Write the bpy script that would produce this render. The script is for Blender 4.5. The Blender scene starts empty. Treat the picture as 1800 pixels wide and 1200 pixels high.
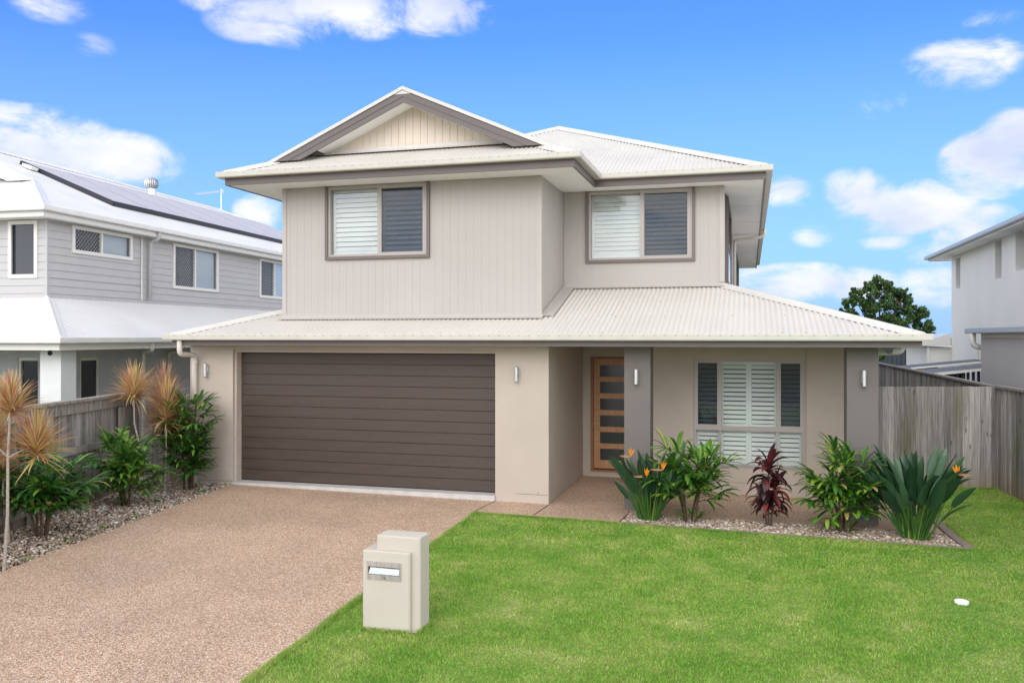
import bpy, math, random
import numpy as np
from mathutils import Vector, Matrix
R = math.radians
S = bpy.context.scene
COL = S.collection
Z = Vector((0, 0, 1))
def V(*a): return Vector(a)

# ------------------------------------------------------------------ naming
def tag(o, label=None, cat=None, group=None, kind=None):
    if label: o['label'] = label
    if cat: o['category'] = cat
    if group: o['group'] = group
    if kind: o['kind'] = kind
    return o
def empty(name, loc, rz=0.0, label=None, cat=None, group=None):
    o = bpy.data.objects.new(name, None)
    o.location = loc; o.rotation_euler = (0, 0, rz); o.empty_display_size = 0.2
    COL.objects.link(o)
    return tag(o, label, cat, group)

# ------------------------------------------------------------------ materials
def mat(name, col=(.5, .5, .5), rough=.6, spec=.4, metal=0., var=0., vscale=3., bump=0., bscale=60., stretch=(1, 1, 1), trans=0., dirt=0., coords='Object'):
    m = bpy.data.materials.new(name); m.use_nodes = True
    nt = m.node_tree; N = nt.nodes; L = nt.links
    b = N['Principled BSDF']
    b.inputs['Base Color'].default_value = (*col, 1); b.inputs['Roughness'].default_value = rough
    b.inputs['Metallic'].default_value = metal; b.inputs['Specular IOR Level'].default_value = spec
    if trans: b.inputs['Transmission Weight'].default_value = trans
    if var or bump or dirt:
        tc = N.new('ShaderNodeTexCoord'); mp = N.new('ShaderNodeMapping'); mp.inputs['Scale'].default_value = stretch
        L.new(tc.outputs[coords], mp.inputs[0])
        if var or dirt:
            n = N.new('ShaderNodeTexNoise'); n.inputs['Scale'].default_value = vscale; n.inputs['Detail'].default_value = 6
            L.new(mp.outputs[0], n.inputs['Vector'])
            mr = N.new('ShaderNodeMapRange'); mr.inputs[1].default_value = .3; mr.inputs[2].default_value = .7
            mr.inputs[3].default_value = 1 - var; mr.inputs[4].default_value = 1 + var
            L.new(n.outputs[0], mr.inputs[0])
            mx = N.new('ShaderNodeVectorMath'); mx.operation = 'SCALE'; mx.inputs[0].default_value = col
            L.new(mr.outputs[0], mx.inputs['Scale']); L.new(mx.outputs[0], b.inputs['Base Color'])
            r2 = N.new('ShaderNodeMapRange'); r2.inputs[1].default_value = .3; r2.inputs[2].default_value = .7
            r2.inputs[3].default_value = max(0, rough - .08); r2.inputs[4].default_value = min(1, rough + .08)
            L.new(n.outputs[0], r2.inputs[0]); L.new(r2.outputs[0], b.inputs['Roughness'])
        if bump:
            n2 = N.new('ShaderNodeTexNoise'); n2.inputs['Scale'].default_value = bscale; n2.inputs['Detail'].default_value = 4
            L.new(mp.outputs[0], n2.inputs['Vector'])
            bp = N.new('ShaderNodeBump'); bp.inputs['Strength'].default_value = bump; bp.inputs['Distance'].default_value = .01
            L.new(n2.outputs[0], bp.inputs['Height']); L.new(bp.outputs[0], b.inputs['Normal'])
    return m

def ramp(N, stops, interp='LINEAR'):
    r = N.new('ShaderNodeValToRGB'); cr = r.color_ramp; cr.interpolation = interp
    while len(cr.elements) < len(stops): cr.elements.new(.5)
    for e, (p, c) in zip(cr.elements, stops): e.position = p; e.color = (*c, 1)
    return r

def leafmat(name, stops, rough=.42, sss=.25, scale=6.):
    """per-leaf tint from the mesh island, plus fine mottling; some light passes through"""
    m = bpy.data.materials.new(name); m.use_nodes = True
    nt = m.node_tree; N = nt.nodes; L = nt.links; b = N['Principled BSDF']
    g = N.new('ShaderNodeNewGeometry'); r = ramp(N, stops)
    tc = N.new('ShaderNodeTexCoord'); n = N.new('ShaderNodeTexNoise'); n.inputs['Scale'].default_value = scale
    L.new(tc.outputs['Object'], n.inputs['Vector'])
    ad = N.new('ShaderNodeMath'); ad.operation = 'MULTIPLY_ADD'; ad.inputs[1].default_value = .35; 
    sb = N.new('ShaderNodeMath'); sb.operation = 'SUBTRACT'; sb.inputs[1].default_value = .5
    L.new(n.outputs[0], sb.inputs[0]); L.new(sb.outputs[0], ad.inputs[0]); L.new(g.outputs['Random Per Island'], ad.inputs[2])
    L.new(ad.outputs[0], r.inputs[0]); L.new(r.outputs[0], b.inputs['Base Color'])
    b.inputs['Roughness'].default_value = rough; b.inputs['Specular IOR Level'].default_value = .45
    if sss:
        tl = N.new('ShaderNodeBsdfTranslucent'); mx = N.new('ShaderNodeMixShader'); mx.inputs[0].default_value = sss
        L.new(r.outputs[0], tl.inputs[0]); L.new(b.outputs[0], mx.inputs[1]); L.new(tl.outputs[0], mx.inputs[2])
        L.new(mx.outputs[0], N['Material Output'].inputs[0])
    return m

def timber(name, c0, c1, c2, green=0.0):
    m = bpy.data.materials.new(name); m.use_nodes = True
    nt = m.node_tree; N = nt.nodes; L = nt.links; b = N['Principled BSDF']
    g = N.new('ShaderNodeNewGeometry'); tc = N.new('ShaderNodeTexCoord')
    ws = N.new('ShaderNodeTexWhiteNoise'); ws.noise_dimensions = '1D'; L.new(g.outputs['Random Per Island'], ws.inputs['W'])
    ofs = N.new('ShaderNodeVectorMath'); ofs.operation = 'MULTIPLY_ADD'; ofs.inputs[1].default_value = (9, 9, 9)
    L.new(ws.outputs['Color'], ofs.inputs[0]); L.new(tc.outputs['Object'], ofs.inputs[2])
    mp = N.new('ShaderNodeMapping'); mp.inputs['Scale'].default_value = (28, 28, 1.3); L.new(ofs.outputs[0], mp.inputs[0])
    n = N.new('ShaderNodeTexNoise'); n.inputs['Scale'].default_value = 1.6; n.inputs['Detail'].default_value = 7; n.inputs['Roughness'].default_value = .65
    L.new(mp.outputs[0], n.inputs['Vector'])
    r = ramp(N, [(.25, c0), (.5, c1), (.75, c2)]); L.new(n.outputs[0], r.inputs[0])
    mr = N.new('ShaderNodeMapRange'); mr.inputs[3].default_value = .58; mr.inputs[4].default_value = 1.35
    L.new(g.outputs['Random Per Island'], mr.inputs[0])
    sc = N.new('ShaderNodeVectorMath'); sc.operation = 'SCALE'; L.new(r.outputs[0], sc.inputs[0]); L.new(mr.outputs[0], sc.inputs['Scale'])
    out = sc.outputs[0]
    # knots
    mk = N.new('ShaderNodeMapping'); mk.inputs['Scale'].default_value = (7, 7, 2.2); L.new(ofs.outputs[0], mk.inputs[0])
    vo = N.new('ShaderNodeTexVoronoi'); vo.inputs['Scale'].default_value = 1.0; L.new(mk.outputs[0], vo.inputs['Vector'])
    kr = N.new('ShaderNodeMapRange'); kr.inputs[1].default_value = .06; kr.inputs[2].default_value = .13; kr.inputs[3].default_value = .35; kr.inputs[4].default_value = 1
    L.new(vo.outputs['Distance'], kr.inputs[0])
    s2 = N.new('ShaderNodeVectorMath'); s2.operation = 'SCALE'; L.new(out, s2.inputs[0]); L.new(kr.outputs[0], s2.inputs['Scale']); out = s2.outputs[0]
    if green:
        # algae and rust-brown damp marks that belong to the boards
        n3 = N.new('ShaderNodeTexNoise'); n3.inputs['Scale'].default_value = 1.1; n3.inputs['Detail'].default_value = 3
        mp3 = N.new('ShaderNodeMapping'); mp3.inputs['Scale'].default_value = (1.6, 1.6, .35); L.new(tc.outputs['Object'], mp3.inputs[0]); L.new(mp3.outputs[0], n3.inputs['Vector'])
        gr = N.new('ShaderNodeMapRange'); gr.inputs[1].default_value = .58; gr.inputs[2].default_value = .76; gr.inputs[4].default_value = green
        L.new(n3.outputs[0], gr.inputs[0])
        mx = N.new('ShaderNodeMix'); mx.data_type = 'RGBA'; mx.blend_type = 'MIX'
        L.new(gr.outputs[0], mx.inputs[0]); L.new(out, mx.inputs[6]); mx.inputs[7].default_value = (.13, .12, .055, 1); out = mx.outputs[2]
        sx = N.new('ShaderNodeSeparateXYZ'); L.new(tc.outputs['Object'], sx.inputs[0])
        lo = N.new('ShaderNodeMapRange'); lo.inputs[1].default_value = .42; lo.inputs[2].default_value = .0; lo.inputs[4].default_value = .9
        L.new(sx.outputs[2], lo.inputs[0])
        mm = N.new('ShaderNodeMath'); mm.operation = 'MULTIPLY'; L.new(lo.outputs[0], mm.inputs[0]); L.new(n.outputs[0], mm.inputs[1])
        m4 = N.new('ShaderNodeMix'); m4.data_type = 'RGBA'; L.new(mm.outputs[0], m4.inputs[0]); L.new(out, m4.inputs[6]); m4.inputs[7].default_value = (.26, .15, .07, 1); out = m4.outputs[2]
    L.new(out, b.inputs['Base Color']); b.inputs['Roughness'].default_value = .85; b.inputs['Specular IOR Level'].default_value = .2
    bp = N.new('ShaderNodeBump'); bp.inputs['Strength'].default_value = .35; bp.inputs['Distance'].default_value = .006
    L.new(n.outputs[0], bp.inputs['Height']); L.new(bp.outputs[0], b.inputs['Normal'])
    return m

def aggregate(name):
    m = bpy.data.materials.new(name); m.use_nodes = True
    nt = m.node_tree; N = nt.nodes; L = nt.links; b = N['Principled BSDF']
    tc = N.new('ShaderNodeTexCoord')
    v1 = N.new('ShaderNodeTexVoronoi'); v1.inputs['Scale'].default_value = 115; L.new(tc.outputs['Object'], v1.inputs['Vector'])
    sh = N.new('ShaderNodeSeparateColor'); L.new(v1.outputs['Color'], sh.inputs[0])
    r = ramp(N, [(0, (.22, .125, .08)), (.25, (.39, .245, .162)), (.5, (.52, .35, .24)), (.72, (.62, .41, .27)), (.86, (.68, .55, .42)), (1, (.84, .72, .58))])
    L.new(sh.outputs[0], r.inputs[0])
    edge = N.new('ShaderNodeMapRange'); edge.inputs[1].default_value = .35; edge.inputs[2].default_value = .75; edge.inputs[3].default_value = 1.06; edge.inputs[4].default_value = .6
    L.new(v1.outputs['Distance'], edge.inputs[0])
    n = N.new('ShaderNodeTexNoise'); n.inputs['Scale'].default_value = .55; n.inputs['Detail'].default_value = 7; n.inputs['Roughness'].default_value = .6; L.new(tc.outputs['Object'], n.inputs['Vector'])
    mr = N.new('ShaderNodeMapRange'); mr.inputs[1].default_value = .3; mr.inputs[2].default_value = .7; mr.inputs[3].default_value = .90; mr.inputs[4].default_value = 1.25; L.new(n.outputs[0], mr.inputs[0])
    mu = N.new('ShaderNodeMath'); mu.operation = 'MULTIPLY'; L.new(edge.outputs[0], mu.inputs[0]); L.new(mr.outputs[0], mu.inputs[1])
    sc = N.new('ShaderNodeVectorMath'); sc.operation = 'SCALE'; L.new(r.outputs[0], sc.inputs[0]); L.new(mu.outputs[0], sc.inputs['Scale'])
    L.new(sc.outputs[0], b.inputs['Base Color']); b.inputs['Roughness'].default_value = .62; b.inputs['Specular IOR Level'].default_value = .35
    bp = N.new('ShaderNodeBump'); bp.invert = True; bp.inputs['Strength'].default_value = .5; bp.inputs['Distance'].default_value = .004
    L.new(v1.outputs['Distance'], bp.inputs['Height']); L.new(bp.outputs[0], b.inputs['Normal'])
    return m

def glass(name, tint=(1, 1, 1), base=.07, ior=1.5):
    """thin pane: mostly see-through, mirror-like at the surface"""
    m = bpy.data.materials.new(name); m.use_nodes = True
    nt = m.node_tree; N = nt.nodes; L = nt.links; N.remove(N['Principled BSDF'])
    t = N.new('ShaderNodeBsdfTransparent'); t.inputs[0].default_value = (*tint, 1)
    g = N.new('ShaderNodeBsdfGlossy'); g.inputs['Roughness'].default_value = .02
    f = N.new('ShaderNodeFresnel'); f.inputs[0].default_value = ior
    a = N.new('ShaderNodeMath'); a.operation = 'ADD'; a.inputs[1].default_value = base; L.new(f.outputs[0], a.inputs[0])
    mx = N.new('ShaderNodeMixShader'); L.new(a.outputs[0], mx.inputs[0]); L.new(t.outputs[0], mx.inputs[1]); L.new(g.outputs[0], mx.inputs[2])
    L.new(mx.outputs[0], N['Material Output'].inputs[0])
    return m

M = {}
M['roof'] = mat('roof_sheet', (.59, .56, .505), .42, .3, var=.035, vscale=1.2)
M['cap'] = mat('ridge_cap', (.60, .575, .53), .4, .35, var=.04, vscale=4)
M['gutter'] = mat('gutter_paint', (.53, .505, .44), .38, .45, var=.05, vscale=5, stretch=(1, 1, .3))
M['slot'] = mat('slot_dark', (.12, .11, .10), .8)
M['fascia'] = mat('fascia_paint', (.14, .119, .113), .5, .4, var=.05, vscale=3)
M['soffit'] = mat('soffit_white', (.86, .85, .83), .7, .3, var=.02)
M['clad'] = mat('cladding_paint', (.44, .405, .375), .6, .3, var=.03, vscale=1.3)
M['clad_trim'] = mat('cladding_trim', (.45, .415, .38), .55, .3, var=.03)
M['gableclad'] = mat('gable_cladding', (.66, .575, .475), .6, .3, var=.03)
M['render'] = mat('render_beige', (.475, .412, .348), .8, .25, var=.05, vscale=1.4, bump=.25, bscale=170)
M['pillar'] = mat('pillar_render', (.165, .146, .136), .75, .3, var=.06, vscale=1.5, bump=.25, bscale=170)
M['gdoor'] = mat('garage_door_brown', (.062, .042, .032), .42, .5, var=.10, vscale=2.2, bump=.5, bscale=22, stretch=(1, 1, 9))
M['rubber'] = mat('rubber_black', (.015, .015, .015), .8)
M['slab'] = mat('slab_concrete', (.52, .50, .47), .8, .3, var=.10, vscale=6, bump=.3, bscale=80)
M['wood'] = mat('door_timber', (.47, .25, .115), .45, .4, var=.22, vscale=2.4, bump=.15, bscale=20, stretch=(1, 1, 12))
M['woodh'] = mat('door_timber_rail', (.50, .27, .13), .45, .4, var=.22, vscale=2.4, bump=.15, bscale=20, stretch=(12, 1, 1))
M['jamb'] = mat('door_jamb', (.30, .14, .07), .5, .35, var=.2, vscale=3, stretch=(1, 1, 10))
M['frost'] = mat('frosted_glass', (.03, .036, .045), .16, .7)
M['winframe'] = mat('window_frame_taupe', (.40, .36, .33), .4, .45, var=.03)
M['winsurround'] = mat('window_surround', (.155, .128, .115), .5, .4, var=.04)
M['shutter'] = mat('shutter_white', (.88, .88, .87), .4, .4)
M['glass'] = glass('window_glass', (.95, .97, .96), .02)
M['screen'] = glass('insect_screen', (.56, .585, .62), .0)
M['glass_soft'] = glass('side_window_glass', (.95, .98, 1.0), .0, 1.12)
M['dark'] = mat('room_shade_black', (.012, .012, .014), .9)  # near-black colour stands in for shade inside the rooms
M['steel'] = mat('brushed_steel', (.62, .62, .62), .32, .5, metal=.9, var=.06, vscale=30, stretch=(1, 1, .1))
M['pipe'] = mat('pipe_cream', (.66, .60, .52), .5, .35, var=.05, vscale=3, stretch=(1, 1, .2))
M['pipew'] = mat('pipe_white', (.74, .73, .70), .45, .4, var=.04)
M['timber'] = timber('weathered_timber', (.115, .105, .10), (.285, .265, .25), (.45, .425, .40), .6)
M['timber_plain'] = timber('weathered_timber_plain', (.12, .107, .098), (.27, .245, .22), (.42, .385, .345), 0)
M['timber_new'] = timber('fresh_timber', (.25, .13, .05), (.42, .25, .11), (.52, .34, .17), 0)
M['steelfence'] = mat('dark_steel_fence', (.035, .045, .06), .5, .4, var=.1)
M['agg'] = aggregate('exposed_aggregate')
M['joint'] = mat('saw_joint', (.07, .055, .045), .9)
M['edging'] = mat('concrete_edging', (.27, .215, .185), .85, .2, var=.2, vscale=12, bump=.5, bscale=90)
M['mbox'] = mat('mailbox_render', (.52, .47, .405), .72, .3, var=.03, vscale=3, bump=.3, bscale=230)
M['paper'] = mat('paper_white', (.60, .61, .65), .8)
M['ink'] = mat('engraved_number', (.06, .06, .06), .6)
M['cappl'] = mat('plastic_white', (.85, .85, .83), .5)
M['soil'] = mat('soil', (.09, .07, .05), .95, .1, var=.25, vscale=6, bump=.6, bscale=30)
M['nbroof'] = mat('white_roof_sheet', (.71, .70, .68), .4, .45, var=.02, vscale=1)
M['nbgut'] = mat('white_gutter', (.74, .73, .70), .4, .45, var=.04)
M['nbclad'] = mat('grey_weatherboard', (.49, .48, .475), .6, .3, var=.03)
M['nbwall'] = mat('grey_render', (.50, .51, .54), .85, .2, var=.05, bump=.2, bscale=120)
M['nbpill'] = mat('white_render', (.70, .71, .70), .85, .2, var=.03, bump=.2, bscale=120)
M['nbframe'] = mat('white_window_frame', (.76, .74, .69), .45, .4)
M['nbdark'] = mat('dark_glass', (.022, .026, .036), .12, .6)
M['blind'] = mat('venetian_blind', (.66, .69, .71), .5, .4)
M['mesh'] = mat('security_mesh', (.33, .34, .35), .5, .4)
M['panel'] = mat('solar_cell', (.46, .45, .47), .55, .4, var=.03)
M['panelframe'] = mat('solar_frame', (.018, .022, .035), .4, .5)
M['vent'] = mat('vent_aluminium', (.62, .62, .62), .35, .5, metal=.7)
M['rnwall'] = mat('pale_rendered_wall', (.80, .79, .75), .85, .2, var=.035, vscale=.8, bump=.25, bscale=90)
M['rnlow'] = mat('grey_rendered_wall', (.55, .53, .51), .85, .2, var=.03, vscale=.8, bump=.25, bscale=90)
M['rngut'] = mat('grey_gutter', (.42, .45, .47), .35, .5, var=.05)
M['shedroof'] = mat('grey_shed_roof', (.13, .14, .155), .5, .4, var=.06)
M['trunk'] = mat('bark', (.12, .09, .065), .9, .1, var=.25, vscale=14, bump=.8, bscale=40, stretch=(1, 1, .3))
M['palestem'] = mat('pale_cane', (.36, .32, .27), .85, .15, var=.22, vscale=22, bump=.5, bscale=60, stretch=(1, 1, 3))
M['browncane'] = mat('brown_fibre_cane', (.10, .065, .045), .95, .1, var=.3, vscale=20, bump=.8, bscale=60)
M['rhapis'] = leafmat('palm_leaf', [(0, (.02, .075, .012)), (.45, (.04, .14, .02)), (.78, (.085, .235, .03)), (.93, (.19, .34, .04)), (.985, (.30, .33, .07)), (1, (.33, .22, .09))], .38, .22)
M['rhapis2'] = leafmat('palm_leaf_light', [(0, (.03, .095, .015)), (.4, (.06, .185, .025)), (.75, (.14, .32, .035)), (.93, (.30, .42, .05)), (.985, (.40, .42, .09)), (1, (.38, .27, .12))], .38, .25)
M['bop'] = leafmat('strelitzia_leaf', [(0, (.014, .045, .020)), (.5, (.028, .080, .034)), (1, (.065, .145, .06))], .36, .10)
M['bopstem'] = leafmat('strelitzia_stem', [(0, (.03, .10, .02)), (.6, (.065, .17, .03)), (1, (.16, .26, .04))], .5, .1)
M['flower'] = leafmat('orange_petal', [(0, (.85, .25, .01)), (.5, (.92, .38, .02)), (1, (.90, .48, .05))], .5, .3)
M['bract'] = leafmat('bract', [(0, (.30, .22, .08)), (.5, (.55, .28, .16)), (1, (.62, .42, .14))], .5, .1)
M['red'] = leafmat('burgundy_leaf', [(0, (.022, .008, .010)), (.5, (.055, .013, .017)), (.85, (.14, .028, .032)), (1, (.26, .07, .05))], .36, .22)
M['tricolor'] = leafmat('orange_strap_leaf', [(0, (.42, .17, .10)), (.2, (.62, .31, .19)), (.45, (.70, .45, .24)), (.65, (.66, .50, .17)), (.82, (.46, .44, .12)), (1, (.72, .44, .34))], .5, .3, 3)
M['tricolor2'] = leafmat('russet_strap_leaf', [(0, (.32, .13, .10)), (.35, (.52, .25, .18)), (.7, (.62, .38, .24)), (1, (.50, .42, .18))], .5, .3, 3)
M['treeleaf'] = leafmat('tree_leaf', [(0, (.012, .035, .010)), (.5, (.028, .075, .016)), (.85, (.075, .16, .03)), (1, (.15, .24, .05))], .6, .15, .9)
M['bushleaf'] = leafmat('bush_leaf', [(0, (.02, .06, .012)), (.6, (.05, .13, .025)), (1, (.13, .23, .06))], .6, .15, 1.2)
M['weed'] = leafmat('weed_leaf', [(0, (.06, .16, .02)), (1, (.16, .30, .05))], .5, .2)
M['stone'] = None

# pebble material
def pebble_mat():
    m = bpy.data.materials.new('river_pebble'); m.use_nodes = True
    nt = m.node_tree; N = nt.nodes; L = nt.links; b = N['Principled BSDF']
    g = N.new('ShaderNodeNewGeometry')
    r = ramp(N, [(0, (.09, .07, .055)), (.2, (.22, .16, .115)), (.4, (.40, .31, .22)), (.56, (.36, .22, .13)), (.72, (.50, .42, .33)), (.9, (.62, .57, .50)), (1, (.78, .75, .70))])
    L.new(g.outputs['Random Per Island'], r.inputs[0]); L.new(r.outputs[0], b.inputs['Base Color']); b.inputs['Roughness'].default_value = .55
    return m
M['stone'] = pebble_mat()

# lawn materials
def lawn_mat(name, blade):
    m = bpy.data.materials.new(name); m.use_nodes = True
    nt = m.node_tree; N = nt.nodes; L = nt.links; b = N['Principled BSDF']
    tc = N.new('ShaderNodeTexCoord')
    n = N.new('ShaderNodeTexNoise'); n.inputs['Scale'].default_value = 1.7; n.inputs['Detail'].default_value = 9; n.inputs['Roughness'].default_value = .72
    L.new(tc.outputs['Object'], n.inputs['Vector'])
    k = 1.0 if blade else .55
    r = ramp(N, [(.28, (.135 * k, .325 * k, .032 * k)), (.43, (.215 * k, .405 * k, .052 * k)), (.56, (.32 * k, .465 * k, .09 * k)), (.72, (.52 * k, .55 * k, .21 * k))])
    L.new(n.outputs[0], r.inputs[0]); out = r.outputs[0]
    if blade:
        g = N.new('ShaderNodeNewGeometry'); mr = N.new('ShaderNodeMapRange'); mr.inputs[3].default_value = .55; mr.inputs[4].default_value = 1.5
        L.new(g.outputs['Random Per Island'], mr.inputs[0])
        sc = N.new('ShaderNodeVectorMath'); sc.operation = 'SCALE'; L.new(out, sc.inputs[0]); L.new(mr.outputs[0], sc.inputs['Scale']); out = sc.outputs[0]
        wn = N.new('ShaderNodeTexWhiteNoise'); wn.noise_dimensions = '1D'; L.new(g.outputs['Random Per Island'], wn.inputs['W'])
        dr = N.new('ShaderNodeMapRange'); dr.inputs[1].default_value = .90; dr.inputs[2].default_value = .93; L.new(wn.outputs[0], dr.inputs[0])
        md = N.new('ShaderNodeMix'); md.data_type = 'RGBA'; L.new(dr.outputs[0], md.inputs[0]); L.new(out, md.inputs[6]); md.inputs[7].default_value = (.50, .45, .20, 1); out = md.outputs[2]
        tl = N.new('ShaderNodeBsdfTranslucent'); L.new(out, tl.inputs[0])
        mx = N.new('ShaderNodeMixShader'); mx.inputs[0].default_value = .3
        L.new(b.outputs[0], mx.inputs[1]); L.new(tl.outputs[0], mx.inputs[2]); L.new(mx.outputs[0], N['Material Output'].inputs[0])
    L.new(out, b.inputs['Base Color']); b.inputs['Roughness'].default_value = .6; b.inputs['Specular IOR Level'].default_value = .25
    return m
M['lawn'] = lawn_mat('lawn_base', False); M['blade'] = lawn_mat('grass_blade', True)

# ------------------------------------------------------------------ mesh builder
class MB:
    def __init__(s): s.v = []; s.f = []; s.m = []
    def add(s, vs, fs, mi=0):
        b = len(s.v); s.v += [tuple(v) for v in vs]; s.f += [tuple(b + i for i in f) for f in fs]; s.m += [mi] * len(fs); return s
    def quad(s, a, b, c, d, mi=0): return s.add([a, b, c, d], [(0, 1, 2, 3)], mi)
    def hexa(s, p, mi=0):      # p: 8 points, bottom 4 ccw, top 4 ccw
        return s.add(p, [(3, 2, 1, 0), (4, 5, 6, 7), (0, 1, 5, 4), (1, 2, 6, 5), (2, 3, 7, 6), (3, 0, 4, 7)], mi)
    def box(s, x0, x1, y0, y1, z0, z1, mi=0):
        return s.hexa([(x0, y0, z0), (x1, y0, z0), (x1, y1, z0), (x0, y1, z0), (x0, y0, z1), (x1, y0, z1), (x1, y1, z1), (x0, y1, z1)], mi)
    def bev(s, x0, x1, y0, y1, z0, z1, r=.01, mi=0):   # box with chamfered vertical and top edges
        def ring(d, z): 
            a, b, c, e = x0 + d, x1 - d, y0 + d, y1 - d; q = r
            return [(a + q, c, z), (b - q, c, z), (b, c + q, z), (b, e - q, z), (b - q, e, z), (a + q, e, z), (a, e - q, z), (a, c + q, z)]
        P = ring(0, z0) + ring(0, z1 - r) + ring(r * .3, z1 - r * .3) + ring(r, z1)
        F = [tuple(range(7, -1, -1)), tuple(range(24, 32))]
        for k in range(3):
            for i in range(8): j = (i + 1) % 8; F.append((k * 8 + i, k * 8 + j, k * 8 + 8 + j, k * 8 + 8 + i))
        return s.add(P, F, mi)
    def fb(s, F, u0, u1, z0, z1, d0, d1, mi=0):   # box in a wall frame
        p = [F(u0, z0, d0), F(u1, z0, d0), F(u1, z0, d1), F(u0, z0, d1), F(u0, z1, d0), F(u1, z1, d0), F(u1, z1, d1), F(u0, z1, d1)]
        return s.hexa(p, mi)
    def tube(s, pts, rad, n=10, mi=0, caps=True):
        pts = [Vector(p) for p in pts]; rs = rad if isinstance(rad, (list, tuple)) else [rad] * len(pts)
        b = len(s.v); prev = None
        for i, p in enumerate(pts):
            t = ((pts[min(i + 1, len(pts) - 1)] - pts[max(i - 1, 0)])).normalized()
            if prev is None:
                a = t.orthogonal().normalized()
            else: a = (prev - t * prev.dot(t)).normalized()
            prev = a; c = t.cross(a)
            for k in range(n):
                w = 2 * math.pi * k / n; s.v.append(tuple(p + (a * math.cos(w) + c * math.sin(w)) * rs[i]))
        for i in range(len(pts) - 1):
            for k in range(n):
                j = (k + 1) % n; s.f.append((b + i * n + k, b + i * n + j, b + (i + 1) * n + j, b + (i + 1) * n + k)); s.m.append(mi)
        if caps:
            s.f.append(tuple(b + k for k in range(n - 1, -1, -1))); s.m.append(mi)
            e = b + (len(pts) - 1) * n; s.f.append(tuple(e + k for k in range(n))); s.m.append(mi)
        return s
    def sweep(s, path, prof, mi=0, closed=False):
        """profile (offset to the right of travel, z) carried along a horizontal path with mitred corners"""
        P = [Vector((p[0], p[1], p[2] if len(p) > 2 else 0)) for p in path]; n = len(P); k = len(prof); b = len(s.v)
        for i, p in enumerate(P):
            d0 = (P[i] - P[i - 1]) if (i > 0 or closed) else None; d1 = (P[(i + 1) % n] - P[i]) if (i < n - 1 or closed) else None
            d0 = Vector((d0.x, d0.y)).normalized() if d0 is not None else None; d1 = Vector((d1.x, d1.y)).normalized() if d1 is not None else None
            if d0 is None: d0 = d1
            if d1 is None: d1 = d0
            n0 = Vector((d0.y, -d0.x)); n1 = Vector((d1.y, -d1.x)); bi = (n0 + n1).normalized(); w = 1 / max(.2, bi.dot(n0))
            for o, z in prof: s.v.append((p.x + bi.x * w * o, p.y + bi.y * w * o, p.z + z))
        for i in range(n if closed else n - 1):
            j = (i + 1) % n
            for a in range(k):
                c = (a + 1) % k; s.f.append((b + i * k + a, b + j * k + a, b + j * k + c, b + i * k + c)); s.m.append(mi)
        if not closed:
            s.f.append(tuple(b + a for a in range(k))); s.m.append(mi); s.f.append(tuple(b + (n - 1) * k + a for a in range(k - 1, -1, -1))); s.m.append(mi)
        return s
    def build(s, name, mats, parent=None, off=None, smooth=False, label=None):
        if not isinstance(mats, (list, tuple)): mats = [mats]
        o = Vector(off) if off is not None else (root_of(parent).location if parent is not None else Vector((0, 0, 0)))
        me = bpy.data.meshes.new(name)
        me.from_pydata([(v[0] - o.x, v[1] - o.y, v[2] - o.z) for v in s.v], [], s.f)
        for mm in mats: me.materials.append(M[mm] if isinstance(mm, str) else mm)
        me.polygons.foreach_set('material_index', s.m)
        if smooth: me.polygons.foreach_set('use_smooth', [True] * len(s.f))
        me.validate(); me.update()
        ob = bpy.data.objects.new(name, me); COL.objects.link(ob)
        if parent is not None: ob.parent = parent
        else: ob.location = o
        if label: ob['label'] = label
        return ob
def root_of(o):
    while o.parent is not None: o = o.parent
    return o

def frame(o, ax, n):
    o = Vector(o); ax = Vector(ax); n = Vector(n)
    return lambda u, z, d: o + ax * u + Z * z + n * d      # d > 0 is outwards

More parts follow.
